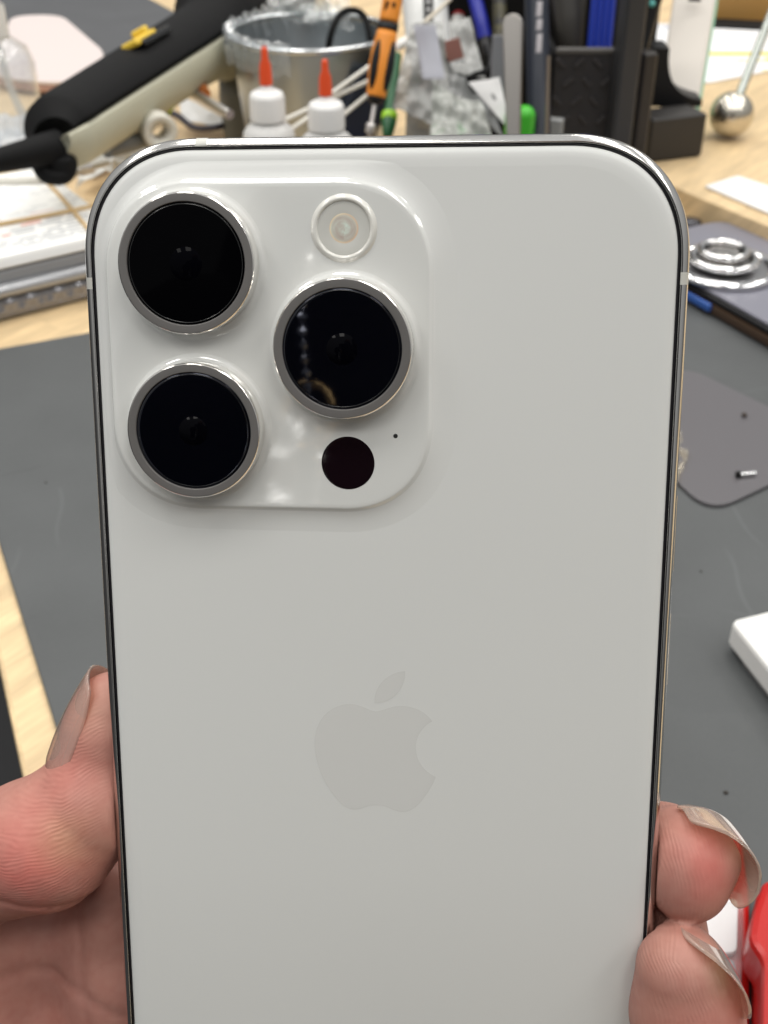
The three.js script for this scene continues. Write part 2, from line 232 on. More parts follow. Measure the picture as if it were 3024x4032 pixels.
{ // stack: dark bubble bag, clear sleeves, printed cards, rubber bands
  const n0 = [-0.1862, 0, -0.5166], n1 = [-0.1497, 0, -0.5411], dx = [n1[0] - n0[0], n1[2] - n0[2]], l = Math.hypot(...dx), u = [dx[0] / l, dx[1] / l], w = [u[1], -u[0]];
  const q = (s, t) => [n0[0] + u[0] * s + (w[1] < 0 ? w[0] : -w[0]) * t, n0[2] + u[1] * s + (w[1] < 0 ? w[1] : -w[1]) * t];
  const rect = (s0, s1, t0, t1) => [q(s0, t0), q(s1, t0), q(s1, t1), q(s0, t1)];
  const b = thing('bubble_bag', 'dark silver bubble bag at the bottom of the pile left of the phone', 'bag', [n0[0], 0, n0[1] ?? n0[2]]);
  const bg = slab(rect(-0.06, 0.075, 0, 0.13), 0.0005, 0.0115, 0.003, 0.006);
  part(b, 'bag_film', bg, mat([0.28, 0.28, 0.30], 0.22, 0.6, { bumpMap: texture(128, 128, (x, y) => 128 + 120 * Math.sin(x * 40) * Math.sin(y * 40) + 60 * fbm(x * 9, y * 9), false), bumpScale: 0.0009 }));
  bg.attributes.uv.array.forEach((_, i, a) => { a[i] *= 18; });
  const c = thing('plastic_sleeve', 'glossy clear plastic sleeves between the bubble bag and the banded cards', 'plastic sleeve', [n0[0], 0.012, n0[2]]);
  for (let i = 0; i < 2; i++) {
    const z = q(-0.06, 0.001 + 0.004 * i), z2 = q(0.07, 0.001 + 0.004 * i), y = 0.0155 + i * 0.0065;
    part(c, 'sleeve', merge([cyl([z[0], y, z[1]], [z2[0], y, z2[1]], 0.0034), slab(rect(-0.06, 0.07, 0.001, 0.12), y - 0.003, y + 0.003, 0.001, 0.003)]), mat([0.36, 0.37, 0.39], 0.10, 0.25, { clearcoat: 1, clearcoatRoughness: 0.04 }));
  }
  const cardTex = canvasTexture(512, 512, (x, W, H) => {
    x.fillStyle = '#f6f6f4'; x.fillRect(0, 0, W, H); let s = 3; const r = () => (s = (s * 16807) % 2147483647) / 2147483647;
    for (let row = 0; row < 24; row++) { const y = 40 + row * 19; let px = 20; while (px < 480) { const wd = 12 + r() * 40; if (r() > 0.28) { x.fillStyle = r() < 0.14 ? 'rgba(220,120,100,.55)' : 'rgba(120,125,135,' + (row < 8 ? 0.4 : 0.55) + ')'; x.fillRect(px, y + r() * 3, wd, row < 8 ? 12 : 4); } px += wd + 6 + r() * 14; } }
  });
  const k = thing('card_stack', 'stack of white printed cards held by two tan rubber bands', 'cards', [n0[0], 0.026, n0[2]]);
  for (let i = 0; i < 3; i++) { const gg = slab(rect(-0.062 + i * 0.001, 0.072 - i * 0.0012, 0.0005 + i * 0.001, 0.118), 0.0262 + i * 0.0016, 0.0277 + i * 0.0016, 0.0003, 0.002); const uvA = gg.attributes.uv; for (let j = 0; j < uvA.count; j++) { const X = uvA.getX(j) - n0[0], Z = -uvA.getY(j) - n0[2]; uvA.setXY(j, (X * u[0] + Z * u[1] + 0.06) / 0.135, 1 - Math.abs(X * (-u[1]) + Z * u[0]) / 0.12); } part(k, 'printed_card', gg, i === 2 ? mat(0xffffff, 0.55, 0, { map: cardTex }) : M.paper); }
  const band = (pts) => part(k, 'rubber_band', tube(pts, 0.0011, 30, 8), mat([0.66, 0.46, 0.22], 0.6));
  band([[-0.1885, 0.0312, -0.6342], [-0.1713, 0.0316, -0.6033], [-0.1491, 0.0314, -0.5612], [-0.1372, 0.0312, -0.5396]]);
  band([[-0.1998, 0.0316, -0.5607], [-0.1928, 0.032, -0.5635], [-0.1617, 0.0318, -0.5823], [-0.1499, 0.0316, -0.5909]]);
}
// bucket with a clear bag and a cable in it
{
  const c = [-0.0442, 0.0846, -0.74], x = c[0], z = -0.74, b = [x, 0, z], R = 0.0485, H = 0.0857;
  const g = thing('metal_bucket', 'small galvanised metal bucket lined with a clear bag', 'bucket', b);
  part(g, 'bucket_wall', lathe([[0, 0.002], [R * 0.80, 0.002], [R * 0.80, 0], [R * 0.82, 0], [R * 0.83, 0.004], [R * 0.925, H * 0.55], [R * 0.935, H * 0.57], [R * 0.93, H * 0.59], [R * 0.995, H - 0.004], [R * 0.975, H - 0.004], [R * 0.79, 0.004], [0, 0.004]], b, undefined, 64), mat([0.42, 0.455, 0.475], 0.34, 1));
  part(g, 'rolled_rim', new THREE.TorusGeometry(R, 0.0019, 12, 80).rotateX(Math.PI / 2).translate(x, H - 0.002, z), mat([0.66, 0.68, 0.69], 0.22, 1));
  part(g, 'seam', box([x + 0.006, H * 0.45, z + R * 0.905], [0.003, H * 0.78, 0.0012], 0.0005, [-0.14, 0, 0]), mat([0.45, 0.47, 0.49], 0.35, 1));
  const bag = thing('plastic_bag', 'clear plastic bag hanging over the rim of the metal bucket', 'plastic bag', [x, H, z]);
  const bp = []; const N = 72; const rows = [[0.97, -0.012], [0.985, -0.002], [1.0, 0.003], [1.045, 0.0005], [1.05, -0.008], [1.04, -0.016]], idx = [], uvs = [];
  rows.forEach(([rr, hh], j) => { for (let i = 0; i <= N; i++) { const t = 1.75 + i / N * 3.6, k = 0.0016 * Math.sin(i * 1.9 + j) + 0.003 * nz(i * 0.31, j * 0.7, 2); bp.push(x + (R * rr + k) * Math.cos(t), H + hh + (j === 5 ? 0.008 * nz(i * 0.2, 1) : 0) + k * 0.8, z + (R * rr + k) * Math.sin(t)); uvs.push(i / N, j / 5); } });
  for (let j = 0; j < 5; j++) for (let i = 0; i < N; i++) { const k = j * (N + 1) + i; idx.push(k, k + 1, k + N + 2, k, k + N + 2, k + N + 1); }
  const bgm = new THREE.BufferGeometry(); bgm.setAttribute('position', new THREE.Float32BufferAttribute(bp, 3)); bgm.setAttribute('uv', new THREE.Float32BufferAttribute(uvs, 2)); bgm.setIndex(idx); bgm.computeVertexNormals();
  part(bag, 'bag_film', bgm, mat([0.93, 0.95, 0.96], 0.09, 0, { transmission: 0.86 }));
  const gather = merge([0, 1, 2, 3].map((i) => sheet([x - 0.03 + i * 0.008, H - 0.004, z - 0.045], [x - 0.012 + i * 0.012, H - 0.006, z - 0.045 + 0.008 * i], [x - 0.016 + i * 0.012, H + 0.016, z - 0.05], [x - 0.03 + i * 0.009, H + 0.012 + 0.004 * i, z - 0.052], 0.0001, 0.006, 90, 18)));
  part(bag, 'bag_gather', gather, mat([0.92, 0.93, 0.93], 0.15, 0, { transmission: 0.88 }));
  const cab = thing('black_cable', 'black looped cable inside the metal bucket', 'cable', [x, 0.01, z]);
  part(cab, 'wire', tube([[x + 0.005, 0.02, z - 0.02], [x + 0.012, H - 0.006, z - 0.018], [x + 0.02, H + 0.0035, z - 0.03], [x + 0.03, H + 0.002, z - 0.032], [x + 0.036, H - 0.012, z - 0.02], [x + 0.036, 0.02, z - 0.02]], 0.0021), M.blackMatte);
}
// glue bottles
function glueBottle(px, tipTop, label, base, s) {
  const g = thing('glue_bottle', label, 'glue bottle', base, 'white capped glue bottles');
  const top = tipTop, h = (p) => top - p * s; // p: photo pixels below the tip
  const body = [[0, 0.0005], [0.0125, 0.0005], [0.0135, 0.002], [0.0135, h(345)], [0.0128, h(318)], [0.0105, h(298)], [0.0082, h(284)], [0.0078, h(276)], [0, h(276)]];
  part(g, 'bottle_body', lathe(body, base), mat([0.72, 0.72, 0.71], 0.35, 0, { transmission: 0.15 }));
  const cap = part(g, 'cap', lathe([[0, h(274)], [0.0087, h(274)], [0.0091, h(268)], [0.0089, h(188)], [0.0080, h(172)], [0.0058, h(163)], [0.0030, h(160)], [0.0026, h(135)], [0, h(135)]], base), mat([0.80, 0.80, 0.79], 0.4));
  part(g, 'tip_cap', lathe([[0, h(140)], [0.0031, h(140)], [0.0033, h(134)], [0.0029, h(70)], [0.0018, h(46)], [0.0016, h(12)], [0.0011, h(2)], [0, h(0)]], base), M.tip);
}
{
  const a = [-0.0588, 0.1086, -0.6], b = [-0.0283, 0.1075, -0.58];
  glueBottle(0, a[1], 'white glue bottle with orange tip, the left and taller of the pair before the bucket', [a[0], 0, a[2]], 0.00013);
  glueBottle(0, b[1], 'white glue bottle with orange tip, right of the pair, beside the orange screwdriver', [b[0], 0, b[2]], 0.00012);
}
{ // white sticks and the dark case behind them
  const nv = thing('dark_case', 'dark navy case behind the white plastic sticks', 'case', [-0.014, 0.0301, -0.7]);
  part(nv, 'case_body', box([-0.0146, 0.0467, -0.705], [0.026, 0.05, 0.02], 0.003, [0, 0.2, -0.5]), M.navy);
  const st = [[[-0.038, 0.0645, -0.655], [-0.006, 0.0805, -0.68], 'white plastic stick, the uppermost of the slanted ones'], [[-0.0567, 0.0597, -0.64], [-0.0067, 0.0719, -0.68], 'white plastic stick, second from the top of the slanted ones'], [[-0.0297, 0.0549, -0.65], [-0.0072, 0.065, -0.68], 'white plastic stick, lowest right of the slanted ones'], [[-0.0588, 0.0517, -0.635], [-0.0379, 0.0618, -0.65], 'white plastic stick between the two glue bottles near the phone']];
  for (const [a, b, label] of st) { const g = thing('white_stick', label, 'plastic stick', a, 'slanted white plastic sticks'); part(g, 'stick', merge([cyl(a, b, 0.0012), new THREE.SphereGeometry(0.0012, 12, 8).translate(...b), new THREE.SphereGeometry(0.0012, 12, 8).translate(...a)]), mat([0.72, 0.70, 0.64], 0.4)); }
}
{ // orange screwdriver: tip down
  const t = [-0.0078, 0.0631, -0.6], e = [0.0049, 0.1283, -0.625], L = V(t).distanceTo(V(e)), k = (y) => (548 - y) / 578 * L, s = 0.00013;
  const g = thing('screwdriver', 'orange and black screwdriver standing tip down on the blue tray', 'screwdriver', t);
  part(g, 'shaft', lathe([[0, 0], [s * 7, 0.001], [s * 8, k(525)], [s * 20, k(522)], [s * 21, k(486)], [s * 9, k(482)], [s * 9, k(395)], [0, k(395)]], t, e), M.brushed);
  part(g, 'collar', lathe([[0, k(410)], [s * 22, k(406)], [s * 33, k(388)], [s * 34, k(378)], [0, k(378)]], t, e), M.black);
  const h = part(g, 'handle', lathe([[0, k(380)], [s * 35, k(379)], [s * 38, k(370)], [s * 42, k(330)], [s * 49, k(260)], [s * 47, k(200)], [s * 40, k(140)], [s * 38, k(118)], [0, k(118)]], t, e), M.orange);
  const dir = V(e).sub(V(t)).normalize(), side = new THREE.Vector3(1, 0, 0).addScaledVector(dir, -dir.x).normalize(), fw = side.clone().cross(dir).negate();
  for (const [sx, f] of [[-24, 1.0], [29, 0.85]]) { const q = new THREE.SphereGeometry(1, 24, 24).scale(s * 19, k(150) / 2 - k(350) / 2, s * 22); q.applyQuaternion(new THREE.Quaternion().setFromUnitVectors(new THREE.Vector3(0, 1, 0), dir)); const c = V(t).addScaledVector(dir, k(245)).addScaledVector(side, s * sx); c.z += s * 32 * f; q.translate(...c.toArray()); part(h, 'grip_pad', q, M.black); }
  part(g, 'ring', lathe([[0, k(118)], [s * 39, k(118)], [s * 41, k(110)], [s * 40, k(88)], [0, k(88)]], t, e), M.black);
  const cap = part(g, 'end_cap', lathe([[0, k(88)], [s * 36, k(88)], [s * 38, k(70)], [s * 38, k(-10)], [s * 34, k(-30)], [0, k(-30)]], t, e), M.orange);
  for (const sx of [-20, 6]) part(cap, 'slot', box(V(t).addScaledVector(dir, k(28)).addScaledVector(side, s * sx).add(new THREE.Vector3(0, 0, s * 33)).toArray(), [s * 13, k(0) - k(58), s * 8], s * 4, [0, 0, Math.atan2(-dir.x, dir.y)]), M.black);
}
{
  const t = [0.0018, 0.048, -0.65], e = [0.0069, 0.0849, -0.69], L = V(t).distanceTo(V(e)), s = 0.00014;
  const g = thing('screwdriver', 'dark green screwdriver with a lime band behind the orange one', 'screwdriver', t);
  part(g, 'handle', lathe([[0, 0.001], [s * 20, 0.001], [s * 30, L * 0.17], [s * 20, L * 0.4], [s * 22, L * 0.6], [s * 24, L * 0.95], [0, L]], t, e), mat([0.012, 0.10, 0.035], 0.35));
  part(g, 'lime_band', lathe([[s * 26, L * 0.20], [s * 32, L * 0.215], [s * 32, L * 0.275], [s * 26, L * 0.29]], t, e), mat([0.32, 0.62, 0.03], 0.35));
  const b = [0, 0.0499, -0.655], tr = thing('round_tray', 'round blue tray under the orange screwdriver', 'tray', [b[0], 0, b[2]]);
  part(tr, 'dish', lathe([[0, 0.002], [0.024, 0.002], [0.026, 0.004], [0.0275, 0.012], [0.0262, 0.0125], [0.0245, 0.0062], [0, 0.0055]], [b[0], 0, b[2]]), mat([0.02, 0.06, 0.30], 0.35));
}
// zip bags, labels, paper
{
  const film = mat([0.60, 0.61, 0.60], 0.2, 0, { transmission: 0.5 }), film2 = mat([0.42, 0.43, 0.43], 0.25, 0, { transmission: 0.4 });
  const a = thing('zip_bag', 'clear zip bag with a grey blue strip leaning beside the orange screwdriver', 'zip bag', [0.0226, 0.0553, -0.62]);
  part(a, 'bag_front', sheet([0.0045, 0.0738, -0.62], [0.0368, 0.0604, -0.61], [0.0302, 0.1102, -0.645], [0.0141, 0.1085, -0.65], 0.0003, 0.006, 60, 30), film);
  part(a, 'bag_back', sheet([0.0107, 0.0526, -0.635], [0.0462, 0.0542, -0.63], [0.0393, 0.0827, -0.65], [0.0173, 0.1057, -0.66], 0.0003, 0.008, 50, 24), film2);
  part(a, 'label_strip', sheet([0.0197, 0.0891, -0.615], [0.031, 0.0896, -0.613], [0.0264, 0.1113, -0.632], [0.0152, 0.1104, -0.636], 0.0004, 0.0008, 40, 8), mat([0.30, 0.31, 0.36], 0.35));
  const b = thing('zip_bag', 'clear zip bag with darker lower half between the blue handle and the grey strip', 'zip bag', [0.047, 0.0427, -0.66]);
  part(b, 'bag_front', sheet([0.0371, 0.0815, -0.66], [0.0552, 0.0785, -0.655], [0.0471, 0.1043, -0.68], [0.0353, 0.103, -0.68], 0.0003, 0.003, 60, 20), film);
  part(b, 'contents', sheet([0.0342, 0.0801, -0.655], [0.0665, 0.049, -0.64], [0.0531, 0.0801, -0.66], [0.0367, 0.0877, -0.67], 0.0006, 0.004, 50, 20), mat([0.22, 0.23, 0.23], 0.4));
  part(b, 'red_print', box([0.0377, 0.0921, -0.662], [0.009, 0.011, 0.0006], 0.0002, [0, 0, 0.3]), mat([0.42, 0.20, 0.17], 0.5, 0, { transmission: 0.2 }));
  const c = thing('zip_bag', 'crumpled zip bag with faint green print at the phone top edge', 'zip bag', [0.0388, 0.0678, -0.58]);
  part(c, 'bag_front', sheet([0.0222, 0.0694, -0.575], [0.0549, 0.071, -0.57], [0.048, 0.0822, -0.6], [0.025, 0.088, -0.61], 0.0003, 0.007, 65, 30), mat(0xffffff, 0.25, 0, { transmission: 0.3, map: texture(128, 128, (u, v) => { const k = sstep(0.05, 0.3, fbm(u * 5, v * 7, 2)), q = sstep(0.55, 0.2, v); const z = 176 + 60 * fbm(u * 6, v * 6, 8); return [z - 60 * k * q, z + 3 - 24 * k * q, z - 2 - 55 * k * q]; }) }));
  const p = thing('folded_paper', 'folded white paper slip with a small mark left of the metal spatula', 'paper', [0.0545, 0.0616, -0.6]);
  part(p, 'slip', sheet([0.0611, 0.0706, -0.6], [0.0642, 0.0699, -0.598], [0.0593, 0.0887, -0.62], [0.0432, 0.0861, -0.62], 0.0004, 0.0015, 40, 14), mat(0xffffff, 0.7, 0, { map: texture(64, 64, (u, v) => Math.hypot(u - 0.55, (v - 0.6) * 1.2) < 0.09 ? 110 : 196) }));
  const f = thing('black_pouch', 'black pouch between the zip bags and the metal spatula', 'pouch', [0.0581, 0.049, -0.64]);
  part(f, 'pouch_body', box([0.0626, 0.0596, -0.66], [0.022, 0.05, 0.008], 0.003, [0, 0, 0.35]), M.blackMatte);
}
{ // tall tools behind the bags
  const up = (x, y0, y1, d, dx = 0) => [[...[-0.307, 0.0496, -1]].map(() => 0), x, y0, y1, d, dx];
  const w = thing('white_tube', 'white plastic tube with a black dotted stripe above the zip bags', 'tube', [0.0231, 0.0239, -0.72]);
  part(w, 'tube_body', cyl([0.0263, 0.0801, -0.71], [0.0228, 0.11, -0.74], 0.01315), mat([0.76, 0.77, 0.76], 0.35));
  const wp = [0.0245, 0.106, -0.7];
  part(w, 'dotted_stripe', sheet([0.0222, 0.0994, -0.695], [0.0277, 0.0994, -0.695], [0.0281, 0.1131, -0.71], [0.0218, 0.1131, -0.71], 0.0004, 0, 1, 6), mat(0xffffff, 0.5, 0, { map: texture(32, 64, (u, v) => (Math.hypot(u - 0.5, ((v * 4) % 1) - 0.5) < 0.25 ? 150 : 14)) }));
  const sw = thing('cotton_swab', 'cotton swab leaning across the white tube', 'swab', [0.007, 0.0934, -0.66]);
  part(sw, 'stick', cyl([0.0084, 0.0947, -0.66], [0.0368, 0.1124, -0.69], 0.0011), mat([0.66, 0.60, 0.50], 0.6));
  part(sw, 'cotton_tip', lathe([[0, -0.001], [0.0022, 0.001], [0.0026, 0.005], [0.0013, 0.010], [0, 0.0105]], [0.0069, 0.0934, -0.66], [0.0368, 0.1124, -0.69]), M.paper);
  const r = thing('red_marker', 'red capped marker standing behind the zip bags', 'marker', [0.048, 0.0113, -0.76]);
  part(r, 'cap', cyl([0.0453, 0.0872, -0.76], [0.0461, 0.1025, -0.78], 0.00485), mat([0.30, 0.008, 0.010], 0.35));
  part(r, 'barrel', cyl([0.0441, 0.0632, -0.72], [0.0453, 0.0869, -0.76], 0.00423), mat([0.6, 0.6, 0.58], 0.4));
  const bl = thing('plier_handle', 'blue plier handle standing right of the red marker', 'pliers', [0.0615, 0.0239, -0.72]);
  part(bl, 'grip', tube([[0.0526, 0.1081, -0.75], [0.0545, 0.1007, -0.745], [0.0574, 0.0914, -0.735], [0.0597, 0.0825, -0.73]], 0.00428, 30, 20), mat([0.012, 0.02, 0.30], 0.35));
  part(bl, 'jaw', tube([[0.0594, 0.084, -0.73], [0.0633, 0.0632, -0.72], [0.0632, 0.0511, -0.7]], 0.00302, 20, 16), M.darkGrey);
  const pn = thing('marker_pen', 'black pen with faded gold lettering behind the metal spatula', 'pen', [0.0657, 0.0427, -0.66]);
  part(pn, 'barrel', cyl([0.0633, 0.0681, -0.64], [0.0623, 0.1214, -0.68], 0.00361), mat(0xffffff, 0.4, 0, { map: texture(64, 256, (u, v) => { const on = v > 0.42 && v < 0.95 && fbm(u * 22, v * 60, 4, 2) > 0.02 && ((v * 6) % 1) > 0.18; return on ? [92, 86, 44] : [20, 19, 20]; }) }));
  const sl = thing('grey_strip', 'translucent grey plastic strip standing left of the spatula', 'strip', [0.0603, 0.0553, -0.62]);
  part(sl, 'strip', box([0.0597, 0.0866, -0.63], [0.00800, 0.04, 0.0015], 0.0005, [-0.1, 0, 0]), mat([0.30, 0.31, 0.34], 0.25, 0, { transmission: 0.3 }));
}
{ // metal spatula, green clip, navy tool
  const a = [0.0622, 0.0759, -0.56], b = [0.0609, 0.1263, -0.585], s = 0.00012;
  const g = thing('metal_spatula', 'flat brushed metal spatula with a rounded top standing upright', 'spatula', a);
  const hgt = V(a).distanceTo(V(b)), sh = new THREE.Shape(), r = s * 40; sh.moveTo(-s * 27, 0); sh.lineTo(s * 27, 0); sh.lineTo(r, hgt - r); sh.absarc(0, hgt - r, r, 0, Math.PI); sh.lineTo(-s * 27, 0);
  const bl = new THREE.ExtrudeGeometry(sh, { depth: 0.0022, bevelEnabled: true, bevelThickness: 0.0006, bevelSize: 0.0006, bevelOffset: -0.0006, bevelSegments: 3, curveSegments: 20 });
  bl.rotateY(-0.32); part(g, 'blade', along(bl, a, b), mat([0.30, 0.285, 0.27], 0.30, 1));
  const c = thing('green_clip', 'bright green plastic clip behind the metal spatula', 'clip', [0.0701, 0.0616, -0.6]);
  part(c, 'clip_body', box([0.069, 0.0703, -0.6], [0.01511, 0.01921, 0.012], 0.005), M.green);
  const t = thing('precision_tool', 'dark navy pen shaped tool with pale marks right of the spatula', 'tool', [0.079, 0.0616, -0.6]);
  part(t, 'barrel', cyl([0.0798, 0.0616, -0.6], [0.0774, 0.129, -0.64], 0.00610), M.navy);
  part(t, 'pale_marks', merge([[18, 70], [80, 118], [130, 196]].map(([y0, y1]) => sheet([0.0743, 0.1297, -0.6].map((_, i) => [P3(2118, y1)[i]][0]), P3(2138, y1), P3(2142, y0), P3(2122, y0), 0.0003, 0, 1, 3))), mat([0.36, 0.34, 0.36], 0.5));
  const e = thing('metal_strip', 'thin bronze coloured metal strip beside the navy tool', 'strip', [0.0828, 0.0647, -0.59]);
  part(e, 'strip', cyl([0.0811, 0.0663, -0.585], [0.081, 0.104, -0.6], 0.0009), mat([0.30, 0.25, 0.20], 0.35, 1));
  function P3(x, y) { const z = -0.6065, A = [0.0753, 0.1264, -0.6065], B = [0.0764, 0.1054, -0.6065], k = (y - 18) / 178, px = (B[1] - A[1]); return [A[0] + (x - 2122) * 0.00013, A[1] + px * k, z + 0.006 - 0.022 * (1 - k) * 0.6]; }
}
// black organizer with lattice front
{
  const z0 = 0.66, f0 = [0.0931, 0.0427, -0.66], f1 = [0.1285, 0.0427, -0.66], y1 = 0.0914;
  const g = thing('tool_organizer', 'black desk organizer with a criss cross woven front panel', 'organizer', [f0[0], 0.02, -z0]);
  const w = f1[0] - f0[0], cx = (f0[0] + f1[0]) / 2, base = 0.0205;
  part(g, 'front_panel', box([cx, (base + y1) / 2, -z0], [w, y1 - base, 0.003], 0.001), mat([0.022, 0.020, 0.021], 0.55));
  part(g, 'top_lip', box([cx, y1 + 0.0008, -z0], [w, 0.003, 0.0045], 0.001), mat([0.09, 0.085, 0.08], 0.4));
  for (let i = 0; i < 7; i++) for (let j = 0; j < 7; j++) { // woven slats, each its own piece
    const x = f0[0] + w * (i + 0.5) / 7, y = base + (y1 - base) * (j + 0.5) / 7; if ((i + j) % 2) continue;
    part(g, 'woven_slat', box([x, y, -z0 + 0.0022], [w / 7 * 1.25, w / 7 * 0.42, 0.0016], 0.0005, [0, 0, ((i >> 1) + j) % 2 ? 0.78 : -0.78]), mat([0.032, 0.029, 0.030], 0.5));
  }
  part(g, 'side_panel', box([f0[0], (base + y1) / 2, -z0 - 0.03], [0.003, y1 - base, 0.06], 0.001), M.blackMatte);
  const t0 = [0.1244, 0.0443, -0.655], t1 = [0.1369, 0.0443, -0.655], ty = 0.1307;
  part(g, 'tall_panel', box([(t0[0] + t1[0]) / 2, (base + ty) / 2, -0.655], [t1[0] - t0[0], ty - base, 0.012], 0.002, [0, 0.25, 0]), mat([0.030, 0.031, 0.034], 0.35));
  const lp0 = [0.1382, 0.0427, -0.66], lp1 = [0.1471, 0.0427, -0.66], lpy = 0.0921; part(g, 'low_panel', box([(lp0[0] + lp1[0]) / 2, (base + lpy) / 2, -0.66], [lp1[0] - lp0[0], lpy - base, 0.010], 0.002, [0, 0.25, 0]), mat([0.022, 0.018, 0.016], 0.4));
  part(g, 'back_panel', box([cx - 0.008, 0.10, -z0 - 0.10], [w * 1.3 + 0.085, 0.16, 0.003], 0.001), M.blackMatte);
  part(g, 'divider', box([[0.0595, 0.0484, -0.72][0], 0.05, -0.73], [0.002, 0.06, 0.05], 0.0008), M.blackMatte);
  const c = thing('dark_cone', 'dark conical nozzle standing in the organizer', 'nozzle', [0.108, 0.0684, -0.7]);
  part(c, 'cone', lathe([[0, 0], [0.0065, 0], [0.009, 0.02], [0.0125, 0.05], [0.0125, 0.075], [0, 0.075]], [0.1073, 0.0804, -0.7], [0.1045, 0.1192, -0.72]), mat([0.035, 0.032, 0.028], 0.4));
  part(c, 'pale_ring', lathe([[0.0127, 0.043], [0.0132, 0.046], [0.0127, 0.049]], [0.1073, 0.0804, -0.7], [0.1045, 0.1192, -0.72]), mat([0.28, 0.27, 0.24], 0.4));
  const b = thing('blue_holder', 'glossy blue plastic holder standing inside the organizer', 'holder', [0.1228, 0.071, -0.69]);
  const bx0 = [0.1148, 0.0849, -0.69], bx1 = [0.1283, 0.0849, -0.69];
  for (let i = 0; i < 4; i++) part(b, 'rib', cyl([lerp(bx0[0], bx1[0], (i + 0.5) / 4), 0.05, -0.69], [lerp(bx0[0], bx1[0], (i + 0.5) / 4) + 0.001, 0.16, -0.70], (bx1[0] - bx0[0]) / 7.4), M.blue);
  const d = thing('handheld_reader', 'dark screened device with a white frame edge behind the black stand', 'device', [0.1457, 0.0736, -0.68]);
  part(d, 'white_edge', box([0.1427, 0.1003, -0.7], [0.00467, 0.056, 0.006], 0.002, [0, 0, -0.16]), mat([0.42, 0.41, 0.40], 0.35));
  part(d, 'dark_face', box([0.1506, 0.0999, -0.705], [0.00904, 0.058, 0.006], 0.002, [0, 0, -0.16]), M.blackGloss);
  part(d, 'teal_dot', new THREE.SphereGeometry(0.0018, 16, 12).translate(...[0.1499, 0.1082, -0.698]), mat([0.10, 0.42, 0.40], 0.4));
  const cb = thing('clear_block', 'small clear plastic block at the foot of the woven panel', 'block', [0.0919, 0.0542, -0.63]);
  part(cb, 'block', box([0.0916, 0.0603, -0.63], [0.0085, 0.009, 0.006], 0.001, [0, -0.3, 0]), mat([0.42, 0.43, 0.43], 0.2, 0, { transmission: 0.3 }));
}
{ // black stand with the white handheld
  const a = [0.149, 0.0484, -0.693], b = [0.1954, 0.0447, -0.716], c = [0.1945, 0.0228, -0.716], base = 0.0205;
  const g = thing('black_stand', 'black box shaped stand holding the upright white handheld device', 'stand', [a[0], 0.02, a[2]]);
  const yt = 0.0459, x0 = [0.1523, 0.0365, -0.699][0], x1 = [0.1899, 0.0395, -0.699][0];
  part(g, 'front_box', box([(x0 + x1) / 2, (base + yt) / 2, -0.708], [x1 - x0, yt - base, 0.022], 0.0015, [0, 0.34, 0]), mat([0.020, 0.018, 0.017], 0.5));
  const cv = new THREE.Shape(); cv.moveTo(0, 0); cv.lineTo(0, 0.034); cv.lineTo(0.010, 0.034); cv.quadraticCurveTo(0.010, 0.006, 0.034, 0.004); cv.lineTo(0.034, 0);
  part(g, 'cradle', new THREE.ExtrudeGeometry(cv, { depth: 0.02, bevelEnabled: false }).translate([0.1594, 0.04, -0.728][0], yt - 0.002, -0.745), M.black);
  part(g, 'post', box([[0.1548, 0.0377, -0.705][0], 0.06, -0.735], [0.006, 0.08, 0.02], 0.001), M.black);
  part(g, 'rivet', new THREE.SphereGeometry(0.0016, 16, 12).translate([0.1512, 0.0444, -0.691][0], [0.1512, 0.0444, -0.691][1], -0.6885), M.chrome);
  const h0 = [0.184, 0.0375, -0.745], h1 = [0.2009, 0.0972, -0.808], h = thing('white_handheld', 'white handheld device with a mint edge standing in the black stand', 'handheld device', h0);
  const L = V(h0).distanceTo(V(h1)), W = 0.02479, sh = roundedShape([[-W / 2, -0.004], [W / 2, -0.004], [W / 2 + 0.001, L], [-W / 2 - 0.001, L]], 0.011);
  const ex = (d, z) => { const q = new THREE.ExtrudeGeometry(sh, { depth: d, bevelEnabled: true, bevelThickness: 0.002, bevelSize: 0.002, bevelOffset: -0.002, bevelSegments: 4, curveSegments: 16 }); q.translate(0, 0, z); q.rotateY(-0.28); return along(q, h0, h1); };
  part(h, 'white_shell', ex(0.006, 0), mat([0.62, 0.58, 0.53], 0.4));
  part(h, 'mint_back', ex(0.004, -0.007).translate(0.0012, 0, 0), mat([0.28, 0.62, 0.46], 0.4));
  part(h, 'speaker_dot', new THREE.SphereGeometry(0.0012, 12, 8).scale(1.2, 1, 0.6).translate(...[0.1848, 0.0427, -0.736]), M.grey);
  part(h, 'screen_bar', box([0.1947, 0.0932, -0.784], [0.008, 0.0026, 0.002], 0.0008, [0, -0.28, 0]), M.darkGrey);
}
